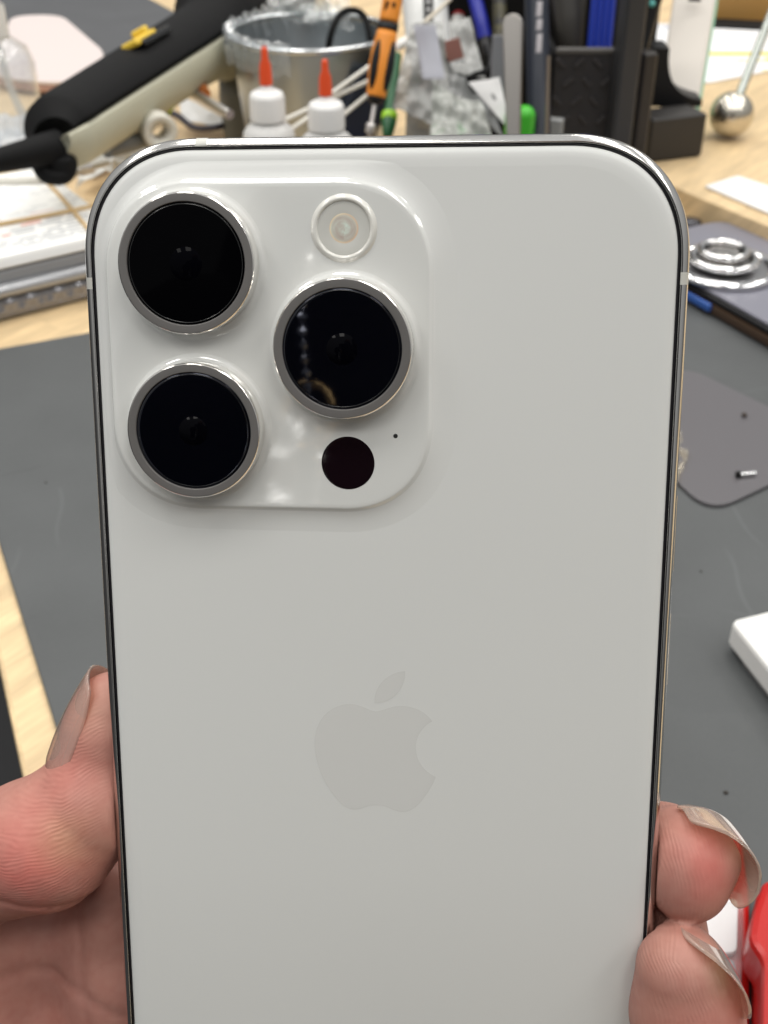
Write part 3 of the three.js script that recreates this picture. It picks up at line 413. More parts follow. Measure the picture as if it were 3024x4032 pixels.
{ // metal ball with a stick
  const c = [0.217, 0.0349, -0.74], r = 0.01363, g = thing('metal_ball', 'brushed metal ball stand holding a slanted metal stick', 'ball stand', [c[0], 0.02, c[2]]);
  part(g, 'ball', new THREE.SphereGeometry(r, 48, 32).translate(c[0], Math.max(c[1], 0.0195 + r), c[2]), mat([0.62, 0.58, 0.50], 0.27, 1));
  part(g, 'stick', cyl([0.2196, 0.0451, -0.74], [0.2478, 0.0902, -0.79], 0.00275), mat([0.42, 0.45, 0.42], 0.25, 0.7));
  const q = [[0.2259, 0.0205, -1.0496], [0.3337, 0.0205, -1.0267], [0.2997, 0.0205, -0.906], [0.2333, 0.0205, -0.8643], [0.1914, 0.0205, -0.8847]];
  const br = thing('brochure', 'white and yellow printed brochure lying on the oak board at right', 'brochure', q[2]);
  part(br, 'page', slab(q, 0.0203, 0.0215, 0.0003, 0.003), mat(0xffffff, 0.35, 0, { map: (() => { const t = canvasTexture(256, 256, (x, W, H) => { x.fillStyle = '#f1f1f3'; x.fillRect(0, 0, W, H); let s = 11; const r2 = () => (s = (s * 16807) % 2147483647) / 2147483647; x.fillStyle = '#dccf56'; for (let i = 0; i < 5; i++) x.fillRect(r2() * 60, 50 + i * 18, 150 + r2() * 90, 11); x.fillStyle = '#f3f3f0'; for (let i = 0; i < 9; i++) x.fillRect(r2() * 240, 50 + r2() * 80, 40, 10); x.fillStyle = '#8f93a8'; for (let i = 0; i < 12; i++) x.fillRect(r2() * 240, 150 + r2() * 90, 44, 4); x.fillStyle = '#4f63b8'; x.fillRect(20, 200, 100, 7); }); t.wrapS = t.wrapT = THREE.RepeatWrapping; t.repeat.set(4, 4); return t; })() }));
  const k = [[0.2912, 0.025, -1.0814], [0.3448, 0.025, -1.0618]], cr = thing('wooden_box', 'orange brown wooden box with a black base at the top right', 'wooden box', [k[0][0], 0.02, k[0][2]]);
  part(cr, 'box_front', box([0.3137, 0.0264, -1.06], [0.09, 0.036, 0.008], 0.001, [0, -0.12, 0]), mat([0.40, 0.22, 0.06], 0.5));
  part(cr, 'box_side', box([0.3164, 0.0213, -1.12], [0.008, 0.07, 0.12], 0.001, [0, 0.3, 0]), mat([0.34, 0.20, 0.07], 0.5));
  part(cr, 'dark_screen', box([0.322, 0.0335, -1.08], [0.08, 0.03, 0.006], 0.001, [0, -0.12, 0]), M.blackGloss);
  part(cr, 'black_base', box([0.3016, 0.0175, -1.04], [0.075, 0.012, 0.03], 0.002, [0, -0.22, 0]), M.blackMatte);
  const w = [[0.182, 0.0206, -0.6488], [0.205, 0.0206, -0.6658], [0.228, 0.0206, -0.6357], [0.2155, 0.0206, -0.5918]];
  const cd = thing('white_card', 'white card lying on the edge of the oak board at right', 'card', w[0]);
  part(cd, 'card', slab(w, 0.0203, 0.0218, 0.0003, 0.001), mat(0xffffff, 0.4, 0, { map: texture(64, 64, (u, v) => 232 + 40 * fbm(u * 3, v * 3, 6)) }));
}
{ // cased phone with a ring grip, face down at right
  const a = [0.1504, 0, -0.5361], b = [0.1775, 0, -0.4841], dx = b[0] - a[0], dz = b[2] - a[2], l = Math.hypot(dx, dz), u = [dx / l, dz / l], n = [u[1], -u[0]];
  const q = (s, t) => [a[0] + u[0] * s + n[0] * t, a[2] + u[1] * s + n[1] * t];
  const g = thing('cased_phone', 'phone in a grey case with metal ring grips lying on the mat at right', 'cased phone', [a[0], 0.002, a[2]]);
  const rect = (m) => [q(-0.06 + m, m), q(0.10 - m, m), q(0.10 - m, 0.075 - m), q(-0.06 + m, 0.075 - m)];
  part(g, 'case_rim', slab(rect(0), 0.0022, 0.0085, 0.002, 0.014), mat([0.05, 0.028, 0.015], 0.3));
  part(g, 'dark_edge', slab(rect(0.0004), 0.0084, 0.0112, 0.0012, 0.014), M.black);
  part(g, 'case_back', slab(rect(0.0025), 0.0110, 0.0128, 0.0008, 0.013), mat([0.20, 0.20, 0.24], 0.32));
  const bt = q(0.008, -0.0006); part(g, 'side_button', box([bt[0], 0.0062, bt[1]], [0.020, 0.0042, 0.0024], 0.0011, [0, Math.atan2(-u[1], u[0]), 0]), mat([0.03, 0.10, 0.36], 0.3));
  const c = [0.1707, 0.013, -0.5514], c2 = [0.1687, 0.02, -0.5515], c3 = [0.1673, 0.024, -0.5515];
  const ring = (c, R, r, m, nm, fl = 0.7) => part(g, nm, new THREE.TorusGeometry(R, r, 16, 72).rotateX(Math.PI / 2).scale(1, fl, 1).translate(...c), m);
  ring([c[0], 0.0146, c[2]], 0.0245, 0.0029, M.chrome, 'base_ring'); part(g, 'ring_plate', lathe([[0, 0.0132], [0.0235, 0.0132], [0.0235, 0.0142], [0, 0.0142]], [c[0], 0, c[2]]), mat([0.32, 0.32, 0.33], 0.3, 0.8));
  ring([c[0] - 0.0005, 0.0185, c[2] - 0.001], 0.0156, 0.0018, M.chrome, 'middle_ring', 1); part(g, 'ring_post', lathe([[0, 0.014], [0.0146, 0.014], [0.0146, 0.018], [0, 0.018]], [c[0] - 0.0005, 0, c[2] - 0.001]), mat([0.25, 0.24, 0.23], 0.25, 1));
  ring([c[0] - 0.001, 0.0225, c[2] - 0.0015], 0.0112, 0.0016, M.chrome, 'top_ring', 1); part(g, 'top_disc', lathe([[0, 0.018], [0.0106, 0.018], [0.0106, 0.0212], [0.006, 0.0216], [0, 0.0205]], [c[0] - 0.001, 0, c[2] - 0.0015]), mat([0.5, 0.48, 0.46], 0.15, 1));
  const e = [0.1735, 0.006, -0.6257], ee = thing('round_magnet', 'small dark round magnet beside the ring grip at the board edge', 'magnet', [e[0], 0.002, e[2]]);
  part(ee, 'knob', lathe([[0, 0], [0.007, 0], [0.0075, 0.002], [0.006, 0.008], [0.003, 0.009], [0, 0.009]], [e[0] - 0.003, 0.0021, e[2]]), mat([0.06, 0.06, 0.07], 0.2, 0.4));
}
{ // grey pad and what lies on it
  const p = [[0.1052, 0.003, -0.3905], [0.1199, 0.003, -0.3518], [0.1652, 0.003, -0.3831], [0.1698, 0.003, -0.4201], [0.1343, 0.003, -0.4672], [0.1077, 0.003, -0.4395]];
  const g = thing('grey_pad', 'thin mauve grey silicone pad with a rounded corner right of the phone', 'pad', [p[1][0], 0.002, p[1][2]]);
  part(g, 'pad_sheet', slab(p, 0.0021, 0.0036, 0.0005, 0.014), mat([0.105, 0.100, 0.108], 0.36, 0, { bumpMap: texture(128, 128, (u, v) => 128 + 110 * fbm(u * 5, v * 14, 3), false), bumpScale: 0.0005 }));
  const f = thing('plastic_film', 'crumpled clear film with warm glints lying on the pad against the phone edge', 'plastic film', [0.1185, 0.004, -0.3927]);
  part(f, 'film', sheet([0.1036, 0.004, -0.3674], [0.1119, 0.005, -0.3711], [0.1204, 0.005, -0.3911], [0.1187, 0.006, -0.4255], 0.0001, 0.005, 110, 40), mat([0.97, 0.93, 0.85], 0.10, 0, { transmission: 0.9 }));
  const s = thing('screw', 'tiny metal screw with a dark head on the grey pad', 'screw', [0.1391, 0.004, -0.3765]);
  part(s, 'shank', cyl([0.1364, 0.0048, -0.3753], [0.1427, 0.0048, -0.3764], 0.0009), M.chrome); part(s, 'head', cyl([0.1352, 0.0048, -0.3751], [0.1365, 0.0048, -0.3753], 0.0013), M.blackMatte);
  const cr = thing('crumb', 'small brown crumb near the middle of the grey pad', 'crumb', [0.1502, 0.004, -0.422]);
  part(cr, 'crumb', new THREE.IcosahedronGeometry(0.0011, 1).scale(1, 0.7, 1.3).translate(...[0.1499, 0.0045, -0.4211]), mat([0.03, 0.018, 0.010], 0.7));
}
{ // specks on the mat
  const spot = (p, r, label) => { const g = thing('speck', label, 'speck', p); part(g, 'speck', new THREE.IcosahedronGeometry(r, 1).scale(1.2, 0.5, 1).translate(p[0], p[1] + r * 0.3, p[2]), mat([0.03, 0.025, 0.02], 0.8)); };
  spot([0.0941, 0.0021, -0.2192], 0.0006, 'tiny dark speck on the mat above the upper fingertip'); spot([0.1093, 0.0021, -0.3183], 0.0004, 'tiny dark speck on the mat between grey pad and white box'); spot([-0.1298, 0.0021, -0.3737], 0.0004, 'tiny dark speck on the mat left of the phone');
}
{ // white charger box
  const a = [0.108, 0.0025, -0.2792], b = [0.115, 0.0025, -0.2538], c = [0.1101, 0.0125, -0.2809], d = [0.1215, 0.0125, -0.2848];
  const u = V(b).sub(V(a)).setY(0).normalize(), n = V(d).sub(V(c)).setY(0).normalize(), at = (s, t) => [a[0] + u.x * s + n.x * t, a[2] + u.z * s + n.z * t];
  const g = thing('white_box', 'white plastic box with softened corners at the right edge', 'box', [a[0], 0.002, a[2]]);
  part(g, 'lid', slab([at(0, 0), at(0.062, 0), at(0.062, 0.06), at(0, 0.06)], 0.0042, 0.0135, 0.0014, 0.003), M.white);
  part(g, 'foot', slab([at(0.008, 0.0012), at(0.061, 0.0012), at(0.061, 0.059), at(0.008, 0.059)], 0.0021, 0.0043, 0.0004, 0.002), mat([0.16, 0.16, 0.16], 0.5));
}
{ // clear box with red base, red clamp
  const g = thing('clear_box', 'clear plastic box on a red base with a white label, below the fingertips', 'plastic box', [0.0826, 0.002, -0.173]);
  const rb = [[0.0688, 0.004, -0.153], [0.0779, 0.004, -0.1341], [0.0923, 0.004, -0.1862], [0.0941, 0.004, -0.2053], [0.0866, 0.004, -0.2053]];
  part(g, 'red_base', slab([[0.072, 0.004, -0.1862], [0.0615, 0.004, -0.1341], [0.0784, 0.004, -0.1341], [0.0913, 0.004, -0.1847], [0.0938, 0.004, -0.2044], [0.0877, 0.004, -0.2044]], 0.0021, 0.0055, 0.0012, 0.004), M.red);
  const p = [[0.0617, 0.012, -0.1352], [0.0753, 0.012, -0.1352], [0.0871, 0.012, -0.1787], [0.0734, 0.012, -0.1801]];
  part(g, 'clear_lid', slab(p, 0.0056, 0.0135, 0.0014, 0.003), mat([0.96, 0.96, 0.97], 0.05, 0, { transmission: 0.9, ior: 1.45 }));
  part(g, 'white_label', slab([[0.0698, 0.007, -0.1654], [0.0829, 0.007, -0.1654], [0.087, 0.007, -0.1806], [0.0742, 0.007, -0.1806]], 0.0062, 0.0078, 0.0003, 0.002), M.paper);
  part(g, 'grey_insert', slab([[0.0659, 0.007, -0.1439], [0.0768, 0.007, -0.1439], [0.082, 0.007, -0.1634], [0.07, 0.007, -0.1634]], 0.0062, 0.0085, 0.0005, 0.002), mat([0.26, 0.25, 0.27], 0.4));
  const r = thing('red_clamp', 'glossy red plastic clamp at the lower right corner beside the clear box', 'clamp', [0.0912, 0.002, -0.173]);
  part(r, 'clamp_arm', slab([[0.0896, 0.02, -0.1759], [0.0944, 0.02, -0.1727], [0.083, 0.02, -0.1254], [0.0751, 0.02, -0.1254], [0.0834, 0.02, -0.154], [0.0816, 0.02, -0.1594], [0.0842, 0.02, -0.1661]], 0.010, 0.022, 0.0016, 0.002), M.red);
  part(r, 'lower_arm', slab([[0.0914, 0.004, -0.1817], [0.098, 0.004, -0.1832], [0.0861, 0.004, -0.1341], [0.0789, 0.004, -0.1341]], 0.0021, 0.0098, 0.0012, 0.003), mat([0.42, 0.012, 0.010], 0.3));
}

// ---------------------------------------------------------------- the phone (millimetres in its own axes: x right, y up, z out of the back)
const PHONE = { p: [-0.000755, 0.131221, -0.1142], q: [-0.196349, -0.056358, 0.011844, 0.978841] };
const pose = (o) => { o.position.set(...PHONE.p); o.quaternion.set(...PHONE.q); o.scale.setScalar(1); };
const mm = 0.001;
function rr(w, h, r, n = 28, k = 2.25) { // rounded rectangle with continuous corners, counter-clockwise [x, y]
  const out = [], hx = w / 2 - r, hy = h / 2 - r;
  for (const [sx, sy, t0] of [[1, 1, 0], [-1, 1, 1], [-1, -1, 2], [1, -1, 3]]) for (let i = 0; i <= n; i++) {
    const t = (i / n + t0) * Math.PI / 2, c = Math.cos(t), s = Math.sin(t);
    out.push([sx * hx + r * Math.sign(c) * Math.pow(Math.abs(c) < 1e-9 ? 0 : Math.abs(c), 2 / k), sy * hy + r * Math.sign(s) * Math.pow(Math.abs(s) < 1e-9 ? 0 : Math.abs(s), 2 / k)]);
  }
  return out;
}
function loft(w, h, r, rings, { cx = 0, cy = 0, cap = false, n = 28, squeeze } = {}) { // rings: [offset, z] of a rounded rectangle, in mm
  const pos = [], uv = [], idx = []; let N;
  for (const [o, z] of rings) { const pts = rr(w + 2 * o, h + 2 * o, Math.max(r + o, 0.3), n); N = pts.length; for (let [x0, y] of pts) { let x = x0; if (squeeze) [x, y] = squeeze(x0, y); pos.push((x + cx) * mm, (y + cy) * mm, z * mm); uv.push((x + cx) * mm, (y + cy) * mm); } }
  for (let j = 0; j < rings.length - 1; j++) for (let i = 0; i < N; i++) { const a = j * N + i, b = j * N + (i + 1) % N; idx.push(a, b, b + N, a, b + N, a + N); }
  if (cap) { const last = rings.length - 1, k = pos.length / 3; const z = rings[last][1]; for (let i = 0; i < N; i++) { const s = last * N + i; pos.push(pos[s * 3], pos[s * 3 + 1], pos[s * 3 + 2]); uv.push(uv[s * 2], uv[s * 2 + 1]); } pos.push(cx * mm, cy * mm, z * mm); uv.push(cx * mm, cy * mm); for (let i = 0; i < N; i++) idx.push(k + i, k + (i + 1) % N, k + N); }
  const g = new THREE.BufferGeometry(); g.setAttribute('position', new THREE.Float32BufferAttribute(pos, 3)); g.setAttribute('uv', new THREE.Float32BufferAttribute(uv, 2)); g.setIndex(idx); g.computeVertexNormals(); return g;
}
function disc(profile, x, y, seg = 96) { return new THREE.LatheGeometry(profile.map((p) => new THREE.Vector2(Math.max(p[0], 1e-5) * mm, p[1] * mm)), seg).rotateX(Math.PI / 2).translate(x * mm, y * mm, 0); }
const phone = thing('smartphone', 'white smartphone with three rear cameras held up by a hand', 'smartphone'); origin.delete(phone); pose(phone);
const W = 77.6, H = 160.7, RC = 15.5;
{
  const steel = mat([0.66, 0.65, 0.635], 0.13, 1, { bumpMap: texture(64, 64, () => 128 + 60 * (rnd() - 0.5), false), bumpScale: 0.000004 });
  const frame = part(phone, 'steel_frame', loft(W, H, RC, [[-1.22, -0.9], [-1.16, -0.30], [-1.06, -0.23], [-0.88, -0.27], [-0.62, -0.40], [-0.30, -0.68], [-0.10, -1.05], [0, -1.6], [0, -6.6], [-0.15, -7.2], [-0.6, -7.6], [-1.4, -7.85]], {}), steel);
  part(phone, 'black_gasket', loft(W, H, RC, [[-1.14, -0.75], [-1.28, -0.46], [-1.5, -0.46], [-1.62, -0.8]]), mat([0.008, 0.007, 0.010], 0.35));
  const backRings = [[-1.52, -0.9], [-1.55, -0.5], [-1.68, -0.34], [-1.95, -0.20], [-2.35, -0.10], [-3.0, -0.03], [-3.9, 0]];
  const glass = mat([0.70, 0.712, 0.70], 0.40, 0, { clearcoat: 0.4, clearcoatRoughness: 0.36 });
  part(phone, 'back_glass', loft(W, H, RC, backRings, { cap: true }), glass);
  part(phone, 'display', loft(W - 4, H - 4, RC - 2, [[0.6, -7.5], [0, -8.0]], { cap: true }), M.blackGloss);
  // sculpted camera plateau: wide concave foot, crisp convex edge, flat glossy top
  const iw = 41.9, ih = 41.7, ir = 11.7, cx = -14.25, cy = 53.9;
  const R2 = RC + 1, within = (x, y) => { // keep the foot of the plateau inside the curved glass edge
    const px = x + cx, py = y + cy, qx = Math.abs(px) - (W / 2 - R2), qy = Math.abs(py) - (H / 2 - R2), lx = Math.max(qx, 0), ly = Math.max(qy, 0), l = Math.hypot(lx, ly), sd = l > 0 ? l - R2 : Math.max(qx, qy) - R2;
    if (sd < -3.5) return [x, y]; const m = (sd + 3.5) * 0.66, nx = l > 0 ? lx / l : (qx > qy ? 1 : 0), ny = l > 0 ? ly / l : (qx > qy ? 0 : 1);
    return [x - Math.sign(px) * nx * m, y - Math.sign(py) * ny * m];
  };
  const IZ = 0.86, isl = [[3.8, -0.03], [3.3, 0.006], [2.7, 0.05], [2.0, 0.13], [1.4, 0.24], [0.9, 0.36], [0.5, 0.50], [0.28, 0.60], [0.12, 0.72], [-0.04, 0.81], [-0.25, 0.85], [-0.6, IZ]], lo = (p) => p.map(([a, z]) => [a, z + IZ - 1.6]);
  const gloss = mat([0.74, 0.752, 0.735], 0.06, 0, { clearcoat: 1, clearcoatRoughness: 0.03, specularIntensity: 2.2 });
  part(phone, 'plateau_foot', loft(iw, ih, ir, isl.slice(0, 7), { cx, cy, n: 32, squeeze: within }), glass);
  const island = part(phone, 'camera_plateau', loft(iw, ih, ir, isl.slice(6), { cx, cy, cap: true, n: 32, squeeze: within }), gloss);
  const bump = (x, y, r) => disc(lo([[r + 1.1, 1.59], [r + 0.75, 1.615], [r + 0.45, 1.70], [r + 0.25, 1.80], [r - 0.1, 1.83]]), x, y);
  const ringMat = mat([0.155, 0.149, 0.145], 0.45, 0.25), wall = mat([0.82, 0.80, 0.77], 0.10, 1);
  const lensGlass = mat([0.0012, 0.0014, 0.003], 0.03, 0, { specularIntensity: 1.3, specularColor: new THREE.Color(0.75, 0.8, 1) });
  const plainGlass = mat([0.001, 0.001, 0.0015], 0.03, 0, { specularIntensity: 0.07 });
  for (const [x, y, r, el] of [[-23.85, 64.72, 8.85, 2.1], [-23.65, 43.52, 8.85, 1.9], [-4.08, 54.2, 8.9, 2.0]]) {
    part(island, 'glass_collar', bump(x, y, r), gloss);
    const lens = part(phone, 'camera_lens', disc([[r - 0.25, 0.7], [r, 0.8], [r, 3.55], [r - 0.08, 3.78], [r - 0.22, 3.88]], x, y), wall);
    part(lens, 'lens_ring', disc([[r - 0.22, 3.88], [r - 0.35, 3.9], [7.72, 3.9], [7.62, 3.86], [7.58, 3.5]], x, y), ringMat);
    part(lens, 'inner_barrel', disc([[7.6, 3.62], [7.45, 3.52], [7.3, 3.42], [7.05, 3.30]], x, y), mat([0.004, 0.004, 0.005], 0.2));
    const lg = part(lens, 'lens_glass', disc([[7.62, 3.60], [7.56, 3.70], [7.40, 3.755], [7.1, 3.76], [3, 3.762], [0, 3.762]], x, y), y > 60 ? plainGlass : lensGlass);
    part(lens, 'lens_element', disc([[el, 3.764], [el * 0.85, 3.88], [el * 0.65, 4.0], [el * 0.4, 4.09], [el * 0.2, 4.125], [0, 4.135]], x, y), mat([0.001, 0.001, 0.002], 0.04, 0, { specularIntensity: y > 60 ? 0.06 : 0.12 }));
    part(lens, 'glass_edge', disc([[7.36, 3.765], [7.31, 3.785], [7.26, 3.765]], x, y), mat([0.10, 0.10, 0.10], 0.16, 1));
  }
  // flash: pale glass ring, recessed diffuser, yellowish emitter
  const fx = -4.13, fy = 69.06;
  const flash = part(phone, 'flash', disc(lo([[4.25, 1.58], [4.05, 1.80], [3.85, 1.98], [3.65, 2.04], [3.45, 1.98], [3.32, 1.72]]), fx, fy), mat([0.74, 0.735, 0.69], 0.2, 0, { clearcoat: 1, clearcoatRoughness: 0.04 }));
  part(flash, 'diffuser', disc(lo([[3.35, 1.72], [3.2, 1.75], [2.6, 1.735], [2.1, 1.70], [1.85, 1.675]]), fx, fy), mat([0.60, 0.60, 0.565], 0.2, 0, { clearcoat: 0.8, clearcoatRoughness: 0.05 }));
  part(flash, 'emitter', disc(lo([[1.85, 1.675], [1.5, 1.69], [0.8, 1.73], [0, 1.74]]), fx, fy), mat(0xffffff, 0.4, 0, { map: texture(64, 64, (u, v) => { const k = fbm(u * 3, v * 3, 2.7, 3) * 60, e = sstep(0.05, 0.35, v) ; return [lerp(224, 196, e) + k * 0.5, lerp(205, 194, e) + k, lerp(178, 184, e) + k]; }) }));
  part(phone, 'depth_sensor', disc(lo([[3.5, 1.59], [3.5, 1.625], [3.3, 1.63], [0, 1.63]]), -3.84, 39.2), mat([0.007, 0.003, 0.005], 0.05, 0, { specularIntensity: 0.9 }));
  part(phone, 'microphone_hole', disc(lo([[0.30, 1.61], [0.26, 1.615], [0, 1.612]]), 2.41, 42.87, 20), mat([0.01, 0.01, 0.01], 0.6));
  // bands, buttons
  const bandMat = mat([0.56, 0.56, 0.52], 0.4);
  const prof = [[-1.16, -0.285], [-1.06, -0.215], [-0.88, -0.255], [-0.61, -0.385], [-0.29, -0.665], [-0.085, -1.045], [0.012, -1.6], [0.012, -6.6]];
  const band = (place) => { const p = [], id = []; prof.forEach(([o, z]) => { for (const q of [-0.75, 0.75]) { const [x, y] = place(o, q); p.push(x * mm, y * mm, z * mm); } }); for (let k = 0; k < prof.length - 1; k++) id.push(2 * k, 2 * k + 1, 2 * k + 3, 2 * k, 2 * k + 3, 2 * k + 2); const q = new THREE.BufferGeometry(); q.setAttribute('position', new THREE.Float32BufferAttribute(p, 3)); q.setAttribute('uv', new THREE.Float32BufferAttribute(new Float32Array(p.length / 3 * 2), 2)); q.setIndex(id); q.computeVertexNormals(); part(frame, 'antenna_band', q, bandMat); };
  band((o, q) => [-22.5 + q, H / 2 + o]); band((o, q) => [-W / 2 - o, 62.2 + q]); band((o, q) => [W / 2 + o, 62.9 + q]);
  part(frame, 'side_button', box([(-W / 2 + 0.2) * mm, -47 * mm, -3.9 * mm], [0.9 * mm, 20 * mm, 3.4 * mm], 0.0004), steel);
  for (const y of [30, 14]) part(frame, 'volume_button', box([(W / 2 - 0.2) * mm, y * mm, -3.9 * mm], [0.9 * mm, 10.5 * mm, 3.4 * mm], 0.0004), steel);
  part(frame, 'mute_switch', box([(W / 2 - 0.2) * mm, 44 * mm, -3.9 * mm], [0.8 * mm, 5.2 * mm, 2.6 * mm], 0.0004), steel);
  // mirror logo: bitten apple and leaf, inlaid in the glass
  const sc = 17.0 / 19.6, ax = (x) => (x - 12) * sc * mm - 0.0005, ay = (y) => (12 - y) * sc * mm + 0.00005;
  const path = (s, c) => { let x = s[0], y = s[1]; const q = new THREE.Shape(); q.moveTo(ax(x), ay(y)); for (const k of c) { q.bezierCurveTo(ax(x + k[0]), ay(y + k[1]), ax(x + k[2]), ay(y + k[3]), ax(x + k[4]), ay(y + k[5])); x += k[4]; y += k[5]; } return q; };
  const fruit = path([12.152, 6.896], [[-0.948, 0, -2.415, -1.078, -3.96, -1.04], [-2.04, 0.027, -3.91, 1.183, -4.961, 3.014], [-2.117, 3.675, -0.546, 9.103, 1.519, 12.09], [1.013, 1.454, 2.208, 3.09, 3.792, 3.039], [1.52, -0.065, 2.09, -0.987, 3.935, -0.987], [1.831, 0, 2.35, 0.987, 3.96, 0.948], [1.637, -0.026, 2.676, -1.48, 3.676, -2.948], [1.156, -1.688, 1.636, -3.325, 1.662, -3.415], [-0.039, -0.013, -3.182, -1.221, -3.22, -4.857], [-0.026, -3.04, 2.48, -4.494, 2.597, -4.559], [-1.429, -2.09, -3.623, -2.324, -4.39, -2.376], [-2, -0.156, -3.675, 1.09, -4.61, 1.09]]);
  const leaf = path([15.53, 3.83], [[0.843, -1.012, 1.4, -2.427, 1.245, -3.83], [-1.207, 0.052, -2.662, 0.805, -3.532, 1.818], [-0.78, 0.896, -1.454, 2.338, -1.273, 3.714], [1.338, 0.104, 2.715, -0.688, 3.559, -1.701]]);
  const lg = new THREE.ShapeGeometry([fruit, leaf], 24).translate(0, 0, 0.02 * mm);
  part(phone, 'logo', lg, mat([0.734, 0.741, 0.726], 0.15, 0.08, { clearcoat: 0.6, clearcoatRoughness: 0.04 }));
}

// ---------------------------------------------------------------- the hand (same axes as the phone, millimetres)
const smin = (a, b, k) => { const h = Math.max(k - Math.abs(a - b), 0) / k; return Math.min(a, b) - h * h * k * 0.25; };
function cone(px, py, pz, A, B) { // distance to a capsule whose radius goes from A[3] to B[3]; A, B: [x, y, z, r, flattening]
  const bx = B[0] - A[0], by = B[1] - A[1], bz = B[2] - A[2], x = px - A[0], y = py - A[1], z = pz - A[2];
  const t = Math.min(1, Math.max(0, (x * bx + y * by + z * bz) / (bx * bx + by * by + bz * bz)));
  return Math.hypot(x - bx * t, y - by * t, z - bz * t) - (A[3] + (B[3] - A[3]) * t);
}
const chain = (pts) => pts.slice(1).map((p, i) => [pts[i], p]);
const HAND = [ // groups of bones joined softly inside a group (k), crisply between groups (kg)
  { k: 4, kg: 2, bones: [...chain([[-84, -40, -15, 12], [-57.5, -24.6, -8.5, 8.5], [-43.8, -13.4, -8.0, 7.1], [-41.9, -3.8, -9.0, 6.1], [-41.2, -0.4, -9.4, 5.1]]), [[-49.5, -21.2, -4.8, 8.6], [-44.5, -16, -5.6, 7.6]], [[-52, -21.4, -5.0, 8.8], [-55, -22.5, -6.5, 8.8]]] },
  { k: 9, kg: 3, bones: [...chain([[-84, -36, -18, 14], [-72, -70, -30, 19], [-50, -110, -40, 24]]), ...chain([[-58, -46, -28, 13], [-30, -60, -36, 18], [10, -75, -38, 18], [20, -115, -40, 22]]), ...chain([[-43.5, -34, -13.5, 4.5], [-42.8, -50, -15, 5.5], [-43.5, -72, -17, 6.5], [-44, -100, -20, 8]]), ...chain([[-45, -38, -20, 7], [-46, -60, -22, 10]]), [[-50, -110, -40, 24], [-40, -175, -60, 26]], [[20, -115, -40, 20], [0, -175, -60, 24]]] },
  { k: 3.5, kg: 0.9, bones: [...chain([[5, -28, -34, 10.5], [32, -28, -27, 8.5], [41.0, -21.5, -13, 6.8], [42.7, -17.2, -6, 5.5], [43.4, -16.2, -3.0, 5.2]]), [[43.8, -20.8, -8, 6.1], [43.5, -20.4, -3.0, 5.4]], [[46.6, -17, -6, 2.4], [47.6, -16.4, -2.5, 2.0]]] },
  { k: 3.5, kg: 0.9, bones: [...chain([[5, -48, -35, 10.5], [34, -54, -26, 9], [44, -47, -10, 7.6], [44.0, -40, -2, 6.7], [42.2, -30.4, 1.4, 5.2]]), [[44.8, -44, -0.5, 7.2], [43.4, -37.6, 1.4, 6.5]], [[43.4, -37.6, 1.4, 6.5], [42.2, -30.8, 2.2, 5.2]], [[41.8, -25.5, -9.5, 4.6], [43, -36, -9, 5.6]]] },
  { k: 3.5, kg: 0.9, bones: chain([[5, -68, -35, 10], [36, -64, -26, 9], [44.6, -64, -9, 8], [42.6, -61, 2, 6.8]]) },
  { k: 3.5, kg: 0.9, bones: chain([[5, -90, -35, 9.5], [34, -86, -26, 8], [43, -85, -10, 7.2], [42, -82, 1, 6]]) },
];
const phoneBox = (x, y, z) => { // rounded slab of the phone, grown by a hair
  const qx = Math.abs(x) - (W / 2 - 3), qy = Math.abs(y) - (H / 2 - 3), qz = Math.abs(z + 4.0) - (4.05 - 1.2);
  const a = Math.hypot(Math.max(qx, 0), Math.max(qy, 0)) - 3 + Math.min(Math.max(qx, qy), 0), b = qz - 1.2;
  return Math.min(Math.max(a, b), 0) + Math.hypot(Math.max(a, 0), Math.max(b, 0)) * 1;
};
function handD(x, y, z) {
  let d = 1e9;
  for (const g of HAND) { let e = 1e9; for (const [A, B] of g.bones) e = smin(e, cone(x, y, z, A, B), g.k); d = smin(d, e, g.kg); }
  // creases under the thumb pad and small skin folds
  const c = 0.35 * Math.exp(-Math.pow((y + 27.5 + (x + 50) * 0.10) / 0.9, 2)) * sstep(-38, -46, x);
  d += c;
  if (x < -30 && y < -28) { // palm lines
    const l1 = y + 47 + 0.016 * (x + 62) ** 2 - 0.25 * (x + 50), l2 = y + 66 - 0.45 * (x + 50) + 0.6 * Math.sin(x * 0.3), l3 = x + 49.5 + 0.10 * (y + 40);
    d += 0.28 * Math.exp(-((l1 / 1.3) ** 2)) + 0.18 * Math.exp(-((l2 / 1.3) ** 2)) + 0.3 * Math.exp(-((l3 / 1.2) ** 2)) * sstep(-30, -40, y) - 0.5 * fbm(x * 0.11, y * 0.11, z * 0.05, 2);
  }
  const p = phoneBox(x, y, z) + 0.02;
  const k = 0.5, h = Math.max(k - Math.abs(d + p), 0) / k; return Math.max(d, -p) + h * h * k * 0.25; // carve the phone out: the pads lie flat on it
}
